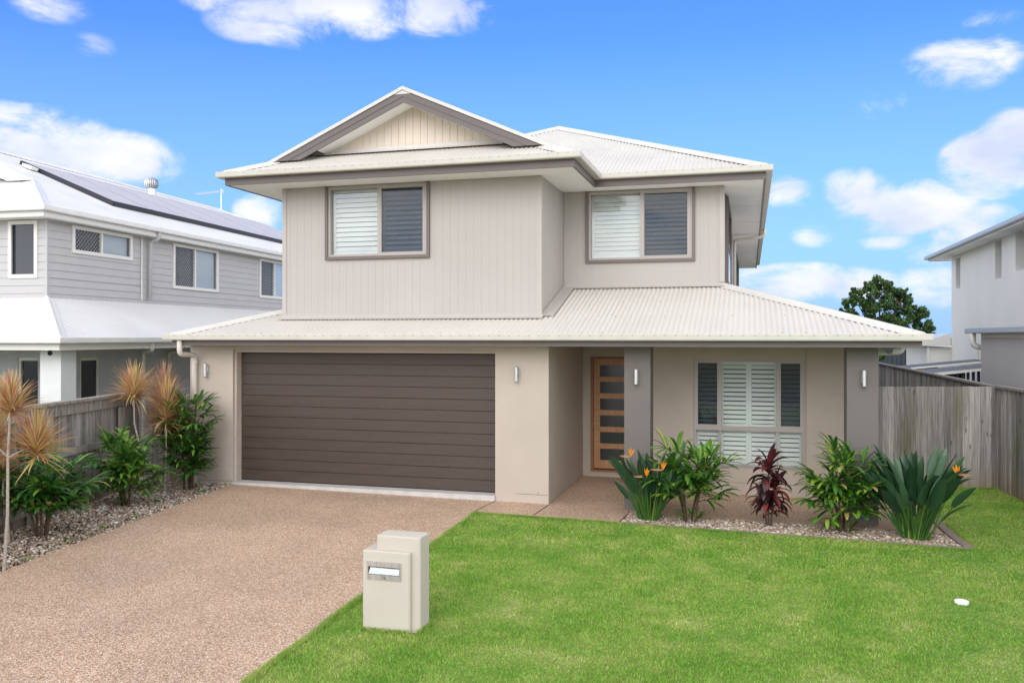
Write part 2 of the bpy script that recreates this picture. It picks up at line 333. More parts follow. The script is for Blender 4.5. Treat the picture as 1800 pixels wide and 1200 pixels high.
def wallgrid(F, u0, u1, z0, z1, holes=(), thick=.2, style='plain', pitch=.133, gw=.005, gd=.0025, lap=.18, mb=None):
    """one wall with real openings; style 'groove' = vertical grooved boards, 'lap' = weatherboards"""
    mb = mb or MB(); us = {u0, u1}; zs = {z0, z1}
    for h in holes: us |= {h[0], h[1]}; zs |= {h[2], h[3]}
    gro = []
    if style == 'groove':
        x = u0 + pitch
        while x < u1 - .02:
            if all(abs(x - k) > .012 for h in holes for k in (h[0], h[1])): us |= {x, x + gw}; gro.append(x)
            x += pitch
    if style == 'lap':
        x = z0 + lap
        while x < z1 - .01: zs.add(x); x += lap
    us = sorted(us); zs = sorted(u for u in zs)
    def solid(i, j):
        if i < 0 or j < 0 or i >= len(us) - 1 or j >= len(zs) - 1: return False
        a = (us[i] + us[i + 1]) / 2; b = (zs[j] + zs[j + 1]) / 2
        return not any(h[0] < a < h[1] and h[2] < b < h[3] for h in holes)
    def dep(i): return -gd if (style == 'groove' and any(abs(us[i] - g) < 1e-6 for g in gro)) else 0
    for i in range(len(us) - 1):
        for j in range(len(zs) - 1):
            if not solid(i, j): continue
            a, b, c, d = us[i], us[i + 1], zs[j], zs[j + 1]; D = dep(i); lb = 0
            if style == 'lap':
                fr = ((c - z0) / lap) % 1; lb = .016 * (1 - min(1, (fr if fr < .999 else 0))); lt = max(0, lb - .016 * (d - c) / lap)
            else: lt = 0
            mb.quad(F(a, c, D + lb), F(b, c, D + lb), F(b, d, D + lt), F(a, d, D + lt))
            mb.quad(F(b, c, -thick), F(a, c, -thick), F(a, d, -thick), F(b, d, -thick))
            if style == 'lap' and lb > 0.0155: mb.quad(F(a, c, 0), F(b, c, 0), F(b, c, lb), F(a, c, lb))
            if not solid(i - 1, j): mb.quad(F(a, c, -thick), F(a, c, D), F(a, d, D), F(a, d, -thick))
            elif i > 0 and dep(i - 1) != D: 
                e = dep(i - 1); mb.quad(F(a, c, e), F(a, c, D), F(a, d, D), F(a, d, e))
            if not solid(i + 1, j): mb.quad(F(b, c, D), F(b, c, -thick), F(b, d, -thick), F(b, d, D))
            if not solid(i, j - 1): mb.quad(F(a, c, -thick), F(b, c, -thick), F(b, c, D), F(a, c, D))
            if not solid(i, j + 1): mb.quad(F(a, d, D), F(b, d, D), F(b, d, -thick), F(a, d, -thick))
    return mb

def corr(mb, poly, across, pitch=.0762, amp=.0085, per=6, mi=0, flat=False):
    """corrugated sheet filling a planar polygon; ribs run up the slope"""
    P = [Vector(p) for p in poly]; ac = Vector(across).normalized()
    nrm = Vector((0, 0, 0))
    for i in range(len(P)): nrm += P[i].cross(P[(i + 1) % len(P)])
    nrm.normalize()
    if nrm.z < 0: nrm = -nrm
    up = nrm.cross(ac).normalized()
    if up.z < 0: up = -up
    o = P[0]; Q = [((p - o).dot(ac), (p - o).dot(up)) for p in P]
    lo = min(q[0] for q in Q); hi = max(q[0] for q in Q)
    us = list(np.arange(lo + 1e-4, hi, pitch / per)) + [hi - 1e-4]
    us = sorted(set(us) | {q[0] + e for q in Q for e in (-1e-4, 1e-4) if lo < q[0] + e < hi})
    b = None; prev = None
    for u in us:
        vs = []
        for i in range(len(Q)):
            (a, c), (d, e) = Q[i], Q[(i + 1) % len(Q)]
            if (a - u) * (d - u) < 0: vs.append(c + (e - c) * (u - a) / (d - a))
        if len(vs) < 2: continue
        z = amp * math.sin(2 * math.pi * (u + o.dot(ac)) / pitch)
        lo_, hi_ = min(vs), max(vs)
        base = len(mb.v); 
        mb.v.append(tuple(o + ac * u + up * lo_ + nrm * z)); mb.v.append(tuple(o + ac * u + up * hi_ + nrm * z))
        if prev is not None: mb.f.append((prev, base, base + 1, prev + 1)); mb.m.append(mi)
        prev = base
    return mb

def cap(mb, a, b, drop=.30, w=.15, mi=0):
    """rolled ridge or hip flashing"""
    a = Vector(a); b = Vector(b); t = (b - a); h = Vector((t.x, t.y, 0)).normalized(); sd = Vector((h.y, -h.x, 0))
    pr = [(-w, -w * drop - .002), (-.05, .004), (-.032, .028), (-.012, .042), (.012, .042), (.032, .028), (.05, .004), (w, -w * drop - .002)]
    A = [a + sd * s + Z * z for s, z in pr]; B = [b + sd * s + Z * z for s, z in pr]
    mb.add(A + B, [(i, i + 1, i + 9, i + 8) for i in range(7)] + [tuple(range(8)), tuple(range(15, 7, -1))], mi)
    return mb

GUT = [(0, 0), (.112, 0), (.122, .015), (.122, .088), (.116, .096), (.106, .096), (.106, .075), (0, .075)]
def gutter(path, z, parent, name='gutter', m='gutter', slots=True):
    mb = MB(); mb.sweep([(p[0], p[1], z) for p in path], GUT)
    if slots:
        for i in range(len(path) - 1):
            a = Vector((path[i][0], path[i][1], 0)); b = Vector((path[i + 1][0], path[i + 1][1], 0)); t = (b - a); Ln = t.length; t.normalize(); n = Vector((t.y, -t.x, 0))
            k = .12
            while k < Ln - .02:
                c = a + t * k + n * .1222; mb.hexa([c - t * .012 + Z * (z + .070), c + t * .012 + Z * (z + .070), c + t * .012 + n * .001 + Z * (z + .070), c - t * .012 + n * .001 + Z * (z + .070)] +
                    [c - t * .012 + Z * (z + .076), c + t * .012 + Z * (z + .076), c + t * .012 + n * .001 + Z * (z + .076), c - t * .012 + n * .001 + Z * (z + .076)], 1); k += .152
    return mb.build(name, [m, 'slot'], parent)

def gz(x): return -.009 * (x + 9.2)

# ================================================================== GROUND
O_ = (0, 0, 0)
def sheet(name, pts, dz, m, kind='structure', skirt=.12):
    mb = MB(); P = [(p[0], p[1], gz(p[0]) + dz) for p in pts]; n = len(P)
    B = [(p[0], p[1], p[2] - skirt) for p in P]
    mb.add(P + B, [tuple(range(n))] + [(i, n + i, n + (i + 1) % n, (i + 1) % n) for i in range(n)])
    o = mb.build(name, m, None, (0, 0, 0)); tag(o, kind=kind); return o
g = MB(); X0, X1g, Y0, Y1g = -900, 900, -300, 2500
g.quad((X0, Y0, -.20), (X1g, Y0, -.20), (X1g, Y1g, -1.2), (X0, Y1g, -1.2))
tag(g.build('ground', mat('far_ground', (.15, .165, .09), .9, .1, var=.3, vscale=.08), None, (0, 0, 0)), kind='structure')

DRV = [(-8.457, 12.607), (-7.702, 7.237), (-6.9, 1.5), (-6.3, -4), (-3.2, -4), (-3.45, 2.5), (-3.579, 5.478), (-3.70, 8.4), (-3.831, 11.688), (-3.80, 12.60), (-3.80, 12.79), (-8.46, 12.79), (-8.46, 12.607)]
sheet('driveway', DRV, 0, 'agg')
sheet('path', [(-3.799, 12.60), (-3.83, 11.688), (-1.757, 11.655), (-1.70, 12.36), (2.36, 12.36), (2.52, 12.2), (2.52, 14.3), (2.2, 15.6), (1.66, 15.6), (1.66, 14.38), (-1.58, 14.38), (-1.58, 15.38), (-2.94, 15.38), (-2.94, 12.60)], -.002, 'agg')
LAWN = [(-3.831, 11.688), (-3.70, 8.4), (-3.579, 5.478), (-3.45, 2.5), (-3.2, -4), (6.5, -4), (4.75, 8), (4.15, 16.35), (2.0, 15.75), (2.2, 15.6), (2.56, 14.3), (2.66, 11.50), (-1.757, 11.655)]
sheet('lawn', LAWN, -.012, 'lawn')
sheet('garden_bed', [(-8.46, 12.75), (-8.457, 12.607), (-7.702, 7.237), (-6.9, 1.5), (-6.3, -4), (-9, -4), (-9.0, 8.0), (-10.1, 12.5), (-10.1, 13.4), (-9.2, 13.4)], -.03, 'soil')
sheet('garden_bed', [(-1.757, 11.66), (2.56, 11.56), (2.56, 12.2), (2.36, 12.36), (-1.70, 12.36)], -.03, 'soil')
# saw cut joints in the concrete
mb = MB()
for a, b in (((-3.80, 12.59), (-3.86, 11.72)), ((-2.94, 12.55), (-2.98, 11.69)), ((-1.72, 12.5), (-1.70, 12.37))):
    a = Vector((*a, gz(a[0]) + .0005)); b = Vector((*b, gz(b[0]) + .0005)); t = (b - a).normalized(); s_ = Vector((t.y, -t.x, 0)) * .006
    mb.hexa([a - s_ - Z * .01, a + s_ - Z * .01, b + s_ - Z * .01, b - s_ - Z * .01, a - s_ + Z * .002, a + s_ + Z * .002, b + s_ + Z * .002, b - s_ + Z * .002])
tag(mb.build('paving_joint', 'joint', None, (0, 0, 0)), kind='structure')
# concrete edging round the right bed
mb = MB(); mb.sweep([(-1.75, 11.66, gz(-1.7)), (2.62, 11.55, gz(2.6))], [(-.01, -.06), (.02, -.06), (.02, .012), (-.01, .012)])
mb.sweep([(2.66, 11.53, gz(2.6)), (2.60, 12.2, gz(2.6)), (2.58, 13.5, gz(2.6))], [(-.11, -.06), (.0, -.06), (.0, .022), (-.11, .022)])
tag(mb.build('garden_edging', 'edging', None, (0, 0, 0)), 'low concrete edging strip around the pebble bed under the right pillar', 'edging')

mb = MB(); mb.quad((-60, -14, -.12), (60, -14, -.12), (60, -6.5, -.12), (-60, -6.5, -.12)); tag(mb.build('road', mat('road_asphalt', (.16, .155, .15), .9, .2, var=.15, vscale=3, bump=.3, bscale=120), None, O_), kind='structure')
mb = MB(); mb.box(-60, 60, -5.6, -4.02, -.16, -.08); tag(mb.build('pavement', mat('footpath_concrete', (.42, .40, .37), .85, .2, var=.1, vscale=2), None, O_), kind='structure')
rng = np.random.default_rng(7)
def in_poly(x, y, P):
    c = np.zeros(len(x), bool); n = len(P)
    for i in range(n):
        x0, y0 = P[i]; x1, y1 = P[(i + 1) % n]
        if y0 == y1: continue
        m = ((y0 > y) != (y1 > y)) & (x < (x1 - x0) * (y - y0) / (y1 - y0) + x0); c ^= m
    return c
def mesh_np(name, verts, faces, m, label=None, cat=None, kind=None, smooth=False):
    me = bpy.data.meshes.new(name); nv, nf, k = len(verts), len(faces), faces.shape[1]
    me.vertices.add(nv); me.vertices.foreach_set('co', verts.astype(np.float32).ravel())
    me.loops.add(nf * k); me.loops.foreach_set('vertex_index', faces.astype(np.int32).ravel())
    me.polygons.add(nf); me.polygons.foreach_set('loop_start', np.arange(0, nf * k, k, dtype=np.int32)); me.polygons.foreach_set('loop_total', np.full(nf, k, np.int32))
    if smooth: me.polygons.foreach_set('use_smooth', np.ones(nf, bool))
    me.materials.append(M[m]); me.update(calc_edges=True); me.validate()
    o = bpy.data.objects.new(name, me); COL.objects.link(o); tag(o, label, cat, None, kind); return o
# grass blades
def blades(n, x0, x1, y0, y1, hmin, hmax, w):
    x = rng.uniform(x0, x1, n); y = rng.uniform(y0, y1, n); k = in_poly(x, y, LAWN)
    vis = (x * .27 + 0) * 0 + 1
    return x[k], y[k]
def grass():
    xs, ys, hs, ws = [], [], [], []
    for (y0, y1, dens, w) in ((4.6, 7.5, 9000, .0042), (7.5, 10, 6500, .005), (10, 16.4, 4200, .0065)):
        n = int((y1 - y0) * 9.2 * dens); x = rng.uniform(-3.9, 5.3, n); y = rng.uniform(y0, y1, n)
        k = in_poly(x, y, LAWN); k &= (x * .963 + y * .27) < .85 * (y * .963 - x * .27) ; x = x[k]; y = y[k]
        k = ~((x > -3.27) & (x < -2.75) & (y > 6.8) & (y < 7.07)); x = x[k]; y = y[k]
        xs.append(x); ys.append(y); ws.append(np.full(len(x), w)); hs.append(rng.uniform(.012, .032, len(x)))
    # longer fringe round the letter box, along the edges of the lawn
    def fringe(a, b, n, sp=.03, h=(.03, .06)):
        t = rng.uniform(0, 1, n); xs.append(a[0] + (b[0] - a[0]) * t + rng.normal(0, sp, n)); ys.append(a[1] + (b[1] - a[1]) * t + rng.normal(0, sp, n)); ws.append(np.full(n, .005)); hs.append(rng.uniform(*h, n))
    e = LAWN
    for i in (0, 1): fringe(e[i], e[i + 1], 9000, .018, (.025, .045))
    fringe((-1.757, 11.64), (-3.831, 11.67), 5000, .018, (.025, .045)); fringe((2.66, 11.49), (-1.757, 11.635), 9000, .018, (.02, .04)); fringe((2.68, 11.5), (2.60, 14.2), 5000, .018)
    fringe((-3.28, 6.785), (-2.81, 6.785), 500, .012, (.03, .065)); fringe((-2.74, 6.83), (-2.74, 7.08), 300, .012, (.03, .07)); fringe((-3.285, 6.79), (-3.285, 7.08), 300, .012, (.03, .065))
    fringe((4.1, 16.25), (2.1, 15.7), 3000, .03, (.03, .07))
    x = np.concatenate(xs); y = np.concatenate(ys); w = np.concatenate(ws); h = np.concatenate(hs); n = len(x)
    a = rng.uniform(0, 2 * np.pi, n); ln = rng.uniform(.2, .95, n) * h; b = rng.uniform(0, 2 * np.pi, n)
    z = -.009 * (x + 9.2) - .014; h = h * (.85 + .3 * np.sin(x * 3.1 + 1.3 * np.sin(y * 2.3)) * np.sin(y * 2.7))
    v = np.empty((n, 3, 3)); v[:, 0] = np.stack([x - np.cos(a) * w, y - np.sin(a) * w, z], 1); v[:, 1] = np.stack([x + np.cos(a) * w, y + np.sin(a) * w, z], 1)
    v[:, 2] = np.stack([x + np.cos(b) * ln, y + np.sin(b) * ln, z + h], 1)
    return mesh_np('lawn_grass', v.reshape(-1, 3), np.arange(n * 3).reshape(-1, 3), 'blade', 'short green mown grass of the front lawn', 'grass', 'stuff')
grass()
# pebbles
def pebbles(name, poly, n, label, smin=.009, smax=.025):
    xs = [p[0] for p in poly]; ys = [p[1] for p in poly]
    x = rng.uniform(min(xs), max(xs), n); y = rng.uniform(min(ys), max(ys), n); k = in_poly(x, y, poly); x = x[k]; y = y[k]; n = len(x)
    ph = (1 + 5 ** .5) / 2
    ico = np.array([(-1, ph, 0), (1, ph, 0), (-1, -ph, 0), (1, -ph, 0), (0, -1, ph), (0, 1, ph), (0, -1, -ph), (0, 1, -ph), (ph, 0, -1), (ph, 0, 1), (-ph, 0, -1), (-ph, 0, 1)]) / (1 + ph * ph) ** .5
    F = np.array([(0, 11, 5), (0, 5, 1), (0, 1, 7), (0, 7, 10), (0, 10, 11), (1, 5, 9), (5, 11, 4), (11, 10, 2), (10, 7, 6), (7, 1, 8), (3, 9, 4), (3, 4, 2), (3, 2, 6), (3, 6, 8), (3, 8, 9), (4, 9, 5), (2, 4, 11), (6, 2, 10), (8, 6, 7), (9, 8, 1)])
    s = rng.uniform(smin, smax, (n, 1)) * (rng.uniform(0, 1, (n, 1)) ** .8 * .7 + .45)
    sc = s * np.stack([rng.uniform(.8, 1.5, n), rng.uniform(.7, 1.1, n), rng.uniform(.45, .8, n)], 1)
    v = ico[None] * sc[:, None] * (1 + rng.normal(0, .08, (n, 12, 1)))
    a = rng.uniform(0, 2 * np.pi, n); t = rng.normal(0, .35, n)
    cx, sx = np.cos(t)[:, None], np.sin(t)[:, None]; y1 = v[:, :, 1] * cx - v[:, :, 2] * sx; z1 = v[:, :, 1] * sx + v[:, :, 2] * cx; v[:, :, 1] = y1; v[:, :, 2] = z1
    c, s_ = np.cos(a)[:, None], np.sin(a)[:, None]; x1 = v[:, :, 0] * c - v[:, :, 1] * s_; y1 = v[:, :, 0] * s_ + v[:, :, 1] * c; v[:, :, 0] = x1; v[:, :, 1] = y1
    v[:, :, 0] += x[:, None]; v[:, :, 1] += y[:, None]; v[:, :, 2] += (-.009 * (x + 9.2) - .022 + rng.uniform(0, .022, n))[:, None]
    f = (F[None] + (np.arange(n) * 12)[:, None, None]).reshape(-1, 3)
    return mesh_np(name, v.reshape(-1, 3), f, 'stone', label, 'pebbles', 'stuff', True)
pebbles('pebbles', [(-8.44, 12.72), (-8.44, 12.6), (-7.69, 7.237), (-7.3, 4.5), (-8.9, 4.5), (-9.0, 8.0), (-10.0, 12.3), (-10.0, 13.1), (-9.3, 13.1), (-9.3, 12.5)], 34000, 'loose brown and cream pebbles in the bed along the left fence')
pebbles('pebbles', [(-1.72, 11.70), (2.54, 11.60), (2.50, 12.25), (2.36, 12.34), (-1.66, 12.34)], 16000, 'loose brown and cream pebbles in the bed under the front window')

# ================================================================== MAIN HOUSE
H = empty('house', (-3.2, 12.6, 0), 0, 'two-storey beige house with cream corrugated roofs and a brown double garage door', 'house')
SILL = .0
# --- lower walls
Fg = frame((0, 12.6, 0), (1, 0, 0), (0, -1, 0))
wallgrid(Fg, -9.3, -2.95, -.15, 2.42, [(-8.46, -3.80, -.15, 2.285)], .2).build('wall', 'render', H)
Fs = frame((-2.95, 12.6, 0), (0, 1, 0), (1, 0, 0)); wallgrid(Fs, .2, 2.77, -.15, 2.42, [], .2).build('wall', 'render', H)
Fd = frame((0, 15.37, 0), (1, 0, 0), (0, -1, 0)); wallgrid(Fd, -3.15, -1.58, -.15, 2.42, [(-2.81, -1.80, .03, 2.13)], .2).build('wall', 'render', H)
Fq = frame((-1.58, 15.57, 0), (0, -1, 0), (-1, 0, 0)); wallgrid(Fq, 0, 1.01, -.15, 2.42, [], .2).build('wall', 'render', H)
Fw = frame((0, 14.36, 0), (1, 0, 0), (0, -1, 0)); wallgrid(Fw, -1.58, 1.66, -.15, 2.42, [(-.895, .857, .37, 2.126)], .2).build('wall', 'render', H)
Fr_ = frame((1.66, 14.36, 0), (0, 1, 0), (1, 0, 0)); wallgrid(Fr_, .0, 17, -.15, 2.42, [], .2).build('wall', 'render', H)
Fl_ = frame((-9.3, 31.4, 0), (0, -1, 0), (-1, 0, 0)); wallgrid(Fl_, 0, 18.599, -.15, 2.42, [], .2).build('wall', 'render', H)
Fb_ = frame((1.66, 31.4, 0), (-1, 0, 0), (0, 1, 0)); wallgrid(Fb_, 0, 10.96, -.15, 2.42, [], .2).build('wall', 'render', H)
# control joints and base line on the render
mb = MB()
for F_, a in ((Fw, (.872, .878, -.15, 2.40)), (Fw, (-1.58, .872, .105, .110)), (Fg, (-3.46, -2.96, .075, .081)), (Fg, (-3.12, -3.113, .081, .125)), (Fg, (-9.29, -8.47, .035, .041))):
    mb = MB(); mb.fb(F_, *a, .0005, .0025); mb.build('control_joint', 'fascia', H)
# slab edge under the garage door
mb = MB(); mb.box(-8.455, -3.802, 12.565, 12.95, -.12, .034); mb.build('door_sill', 'slab', H)
# --- porch pillars
def pillar(x0, x1, y0=12.565, y1=12.96):
    m_ = MB(); m_.box(x0, x1, y0, y1, -.2, 2.40); return m_.build('pillar', 'pillar', H)
pillar(-1.79, -1.405); pillar(1.30, 1.705)
# --- porch ceiling and garage soffit
mb = MB(); mb.box(-2.94, 2.17, 12.20, 15.36, 2.402, 2.45); mb.build('porch_ceiling', 'soffit', H)
for a in ((-9.3, -2.951, 12.20, 12.598, 2.422, 2.45), (1.661, 2.17, 15.361, 31, 2.402, 2.45)):
    mb = MB(); mb.box(*a); mb.build('soffit', 'soffit', H)
# --- lower fascia and gutter
FAS = [(-.02, 0), (0.012, 0), (0.012, .17), (-.02, .17)]
mb = MB(); LE = [(-9.32, 31.4), (-9.32, 12.17), (2.17, 12.17), (2.17, 31.4)]
mb.sweep([(*p, 2.352) for p in LE], [(-.02, 0), (.012, 0), (.012, .10), (-.02, .10)]); mb.build('fascia', 'fascia', H)
gutter(LE, 2.438, H)
# --- lower roof
ze, tl = 2.515, .325
def zr(d): return ze + tl * d
mb = MB()
xs0, xs1, yf = -9.32, 2.17, 12.17
corr(mb, [(xs0, yf, ze), (-7.76, yf, ze), (-7.76, yf + 1.56, zr(1.56))], (1, 0, 0))
corr(mb, [(-7.76, yf, ze), (-3.18, yf, ze), (-3.18, 13.06, zr(.89)), (-7.76, 13.06, zr(.89))], (1, 0, 0))
corr(mb, [(-3.18, yf, ze), (-.42, yf, ze), (-.42, 14.76, zr(2.59)), (-3.18, 14.76, zr(2.59))], (1, 0, 0))
corr(mb, [(-.42, yf, ze), (xs1, yf, ze), (-.42, 14.76, zr(2.59))], (1, 0, 0))
corr(mb, [(xs0, yf, ze), (-7.76, yf + 1.56, zr(1.56)), (-7.76, 31, zr(1.56)), (xs0, 31, ze)], (0, 1, 0))
corr(mb, [(xs1, yf, ze), (-.42, 14.76, zr(2.59)), (-.42, 31, zr(2.59)), (xs1, 31, ze)], (0, 1, 0))
def screws(mb, rows):
    for (a, b, n) in rows:
        a = Vector(a); b = Vector(b)
        for i in range(n + 1):
            p = a.lerp(b, i / n); mb.box(p.x - .009, p.x + .009, p.y - .009, p.y + .009, p.z - .004, p.z + .014, 1)
screws(mb, [((-9.1 + d, yf + d, zr(d)), (2.0, yf + d, zr(d)), int((11 - 2 * d) / .305)) for d in (.12, )] + [((-3.0, yf + d, zr(d)), (1.9 - d, yf + d, zr(d)), int(5 / .305)) for d in (.9, 1.7)])
lowroof = mb.build('roof', ['roof', 'gutter'], H, smooth=False)
mb = MB(); cap(mb, (xs0 - .03, yf - .03, ze + .0), (-7.76, yf + 1.56, zr(1.56) + .006), .22, .13); mb.build('hip_cap', 'cap', lowroof); mb = MB()
cap(mb, (xs1 + .03, yf - .03, ze + .0), (-.40, 14.74, zr(2.57) + .006), .22, .13); mb.build('hip_cap', 'cap', lowroof)
# apron flashings where the upper walls meet the lower roof
mb = MB(); t_ = tl
def apron(a, b, out, rise=.045, run=.11):
    a = Vector(a); b = Vector(b); o = Vector(out); d = Z * (-tl * run if abs(o.y) > .5 else 0) 
    mb.add([a + Z * rise + o * .012, b + Z * rise + o * .012, b + o * .02 + Z * .022, a + o * .02 + Z * .022, b + o * run + d + Z * .020, a + o * run + d + Z * .020], [(0, 1, 2, 3), (3, 2, 4, 5)])
for A_ in (((-7.80, 13.05, zr(.88)), (-3.14, 13.05, zr(.88)), (0, -1, 0)), ((-3.18, 14.75, zr(2.58)), (-.38, 14.75, zr(2.58)), (0, -1, 0)), ((-3.18, 13.05, zr(.88)), (-3.18, 14.75, zr(2.58)), (1, 0, 0), .06, .20)):
    mb = MB(); apron(*A_); mb.build('flashing', 'clad_trim', H)

# --- upper walls
Fu = frame((0, 13.05, 0), (1, 0, 0), (0, -1, 0)); W1 = (-6.947, -5.054, 3.795, 5.03)
wallgrid(Fu, -7.76, -3.18, 2.80, 5.045, [(W1[0] + .05, W1[1] - .05, W1[2] + .05, W1[3] - .005)], .15, 'groove').build('wall', 'clad', H)
Fv = frame((-3.18, 13.05, 0), (0, 1, 0), (1, 0, 0)); wallgrid(Fv, .15, 1.70, 2.80, 5.045, [], .15, 'groove').build('wall', 'clad', H)
Fm = frame((0, 14.75, 0), (1, 0, 0), (0, -1, 0)); W2 = (-2.777, -.891, 3.785, 5.03)
wallgrid(Fm, -3.33, -.42, 3.30, 5.045, [(W2[0] + .05, W2[1] - .05, W2[2] + .05, W2[3] - .005)], .15, 'groove').build('wall', 'clad', H)
Fx = frame((-.42, 14.75, 0), (0, 1, 0), (1, 0, 0)); wallgrid(Fx, .15, 17.2, 3.0, 5.045, [(.95, 3.6, 3.5, 4.95), (9.9, 16.4, 3.7, 4.95)], .15, 'groove').build('wall', 'clad', H)
Fy = frame((-7.76, 32, 0), (0, -1, 0), (-1, 0, 0)); wallgrid(Fy, 0, 18.8, 2.6, 5.045, [], .15, 'groove').build('wall', 'clad', H)
Fz = frame((-.57, 32, 0), (-1, 0, 0), (0, 1, 0)); wallgrid(Fz, 0, 7.04, 2.4, 5.045, [], .15).build('wall', 'clad', H)
# corner stops and base trims
for bs in (((-7.775, -7.70, 13.036, 13.049, 2.83, 5.045), (-7.775, -7.761, 13.049, 13.12, 2.83, 5.045)), ((-3.25, -3.166, 13.036, 13.049, 2.83, 5.045), (-3.179, -3.166, 13.049, 13.12, 2.86, 5.045)), ((-.49, -.406, 14.736, 14.749, 3.42, 5.045), (-.419, -.406, 14.749, 14.82, 3.42, 5.045)), ((-3.165, -3.13, 14.736, 14.749, 3.42, 5.045),), ((-7.70, -3.25, 13.036, 13.049, 2.845, 2.875),), ((-3.13, -.49, 14.736, 14.749, 3.40, 3.43),)):
    mb = MB()
    for b_ in bs: mb.box(*b_)
    mb.build('corner_trim' if bs[0][5] > 5 else 'base_trim', 'clad_trim', H)
# --- upper soffit, fascia, gutter
UE = [(-8.49, 32.9), (-8.49, 12.45), (-2.53, 12.45), (-2.53, 14.27), (.245, 14.27), (.245, 32.9)]
mb = MB()
mb.box(-8.48, -7.761, 12.46, 32.9, 5.046, 5.075); mb.box(-7.761, -2.54, 12.46, 13.6, 5.047, 5.075); mb.box(-3.6, -2.54, 13.6, 14.279, 5.048, 5.075); mb.box(-3.6, .235, 14.279, 15.2, 5.049, 5.075); mb.box(-.8, .235, 15.2, 32.9, 5.0475, 5.075)
mb.build('soffit', 'soffit', H)
# fine battens over the soffit sheet joints
for a in [(x, x + .02, 12.47, 13.045, 5.0405, 5.046) for x in (-6.2, -4.0)] + [(-.40, .23, y, y + .02, 5.041, 5.046) for y in (17.2, 19.6, 22, 24.4, 26.8, 29.2)] + [(-.9, -.88, 14.29, 14.74, 5.041, 5.046)]:
    mb = MB(); mb.box(*a); mb.build('soffit_batten', 'soffit', H)
mb = MB(); mb.sweep([(*p, 5.035) for p in UE], [(-.02, 0), (.012, 0), (.012, .125), (-.02, .125)]); mb.build('fascia', 'fascia', H)
gutter(UE, 5.152, H)
# --- upper roof: hipped, with a Dutch gable over the front bay
zu, tu = 5.235, .444
def P(x, y, d): return (x, y, zu + tu * d)
XL, XR_, YF, YM, YB = -8.49, .245, 12.45, 14.27, 32.9
xg = (XL - 2.53) / 2; hg = xg - XL                       # gable ridge
xm = (XL + XR_) / 2; hm = xm - XL                        # main ridge
yb = 13.0; yw = 13.42
mb = MB()
corr(mb, [P(XL, YF, 0), P(XL + (yb - YF), yb, yb - YF), P(xg, yb, hg), P(xg, YM + hg, hg), P(xm, YM + hm, hm), P(xm, YB - hm, hm), P(XL, YB, 0)], (0, 1, 0))
corr(mb, [P(-2.53, YF, 0), P(-2.53, YM, 0), P(xg, YM + hg, hg), P(xg, yb, hg), P(-2.53 - (yb - YF), yb, yb - YF)], (0, 1, 0))
corr(mb, [P(XL, YF, 0), P(-2.53, YF, 0), P(-2.53 - (yw - YF), yw, yw - YF), P(XL + (yw - YF), yw, yw - YF)], (1, 0, 0))
corr(mb, [P(-2.53, YM, 0), P(XR_, YM, 0), P(xm, YM + hm, hm), P(xg, YM + hg, hg)], (1, 0, 0))
corr(mb, [P(XR_, YM, 0), P(XR_, YB, 0), P(xm, YB - hm, hm), P(xm, YM + hm, hm)], (0, 1, 0))
corr(mb, [P(XL, YB, 0), P(xm, YB - hm, hm), P(XR_, YB, 0)], (1, 0, 0))
screws(mb, [(P(-2.3 - d, YM + d, d), P(.1 - d, YM + d, d), 12) for d in (.15, 1.0, 1.9, 2.8)] + [(P(XL + d + .2, YF + d, d), P(-2.7 - d, YF + d, d), 18) for d in (.12, )])
uproof = mb.build('roof', ['roof', 'gutter'], H, smooth=False)
mb = MB(); e = .006
def Pc(x, y, d): return (x, y, zu + tu * d + e)
for a, b, dr, w_ in ((Pc(XL - .03, YF - .03, 0), Pc(XL + .62, YF + .62, .62), .30, .13), (Pc(-2.50, YF - .03, 0), Pc(-2.53 - .62, YF + .62, .62), .30, .13), (Pc(XR_ + .03, YM - .03, 0), Pc(xm, YM + hm, hm), .30, .13), (Pc(xg, YM + hg, hg), Pc(xm, YM + hm, hm), .30, .13), (Pc(xg, yb - .02, hg), Pc(xg, YM + hg, hg), .42, .16), (Pc(xm, YM + hm, hm), Pc(xm, YB - hm, hm), .42, .16)):
    mb = MB(); cap(mb, a, b, dr, w_); mb.build('hip_cap' if dr < .4 else 'ridge_cap', 'cap', uproof)

# gable face, barge boards, barge flashings
zb = zu + tu * (yw - YF) + .01; half = (zu + tu * hg - zb) / tu
mb = MB(); F_ = frame((0, yw, 0), (1, 0, 0), (0, -1, 0)); x = xg - half
gt = zu + tu * hg
while x < xg + half - .01:
    a, b = x, min(x + .126, xg + half); b2 = min(x + .133, xg + half)
    def zt(q): return gt - tu * abs(q - xg) - .02
    pts = [(a, zt(a))] + ([(xg, zt(xg))] if a < xg < b else []) + [(b, zt(b))]
    for (p, q) in zip(pts, pts[1:]): mb.quad(F_(p[0], zb, 0), F_(q[0], zb, 0), F_(q[0], max(zb, q[1]), 0), F_(p[0], max(zb, p[1]), 0))
    mb.quad(F_(b, zb, -.008), F_(b2, zb, -.008), F_(b2, max(zb, zt(b2)), -.008), F_(b, max(zb, zt(b)), -.008)); mb.quad(F_(b, zb, 0), F_(b, zb, -.008), F_(b, max(zb, zt(b)), -.008), F_(b, max(zb, zt(b)), 0))
    x += .133
gw_ = mb.build('gable_wall', 'gableclad', H)
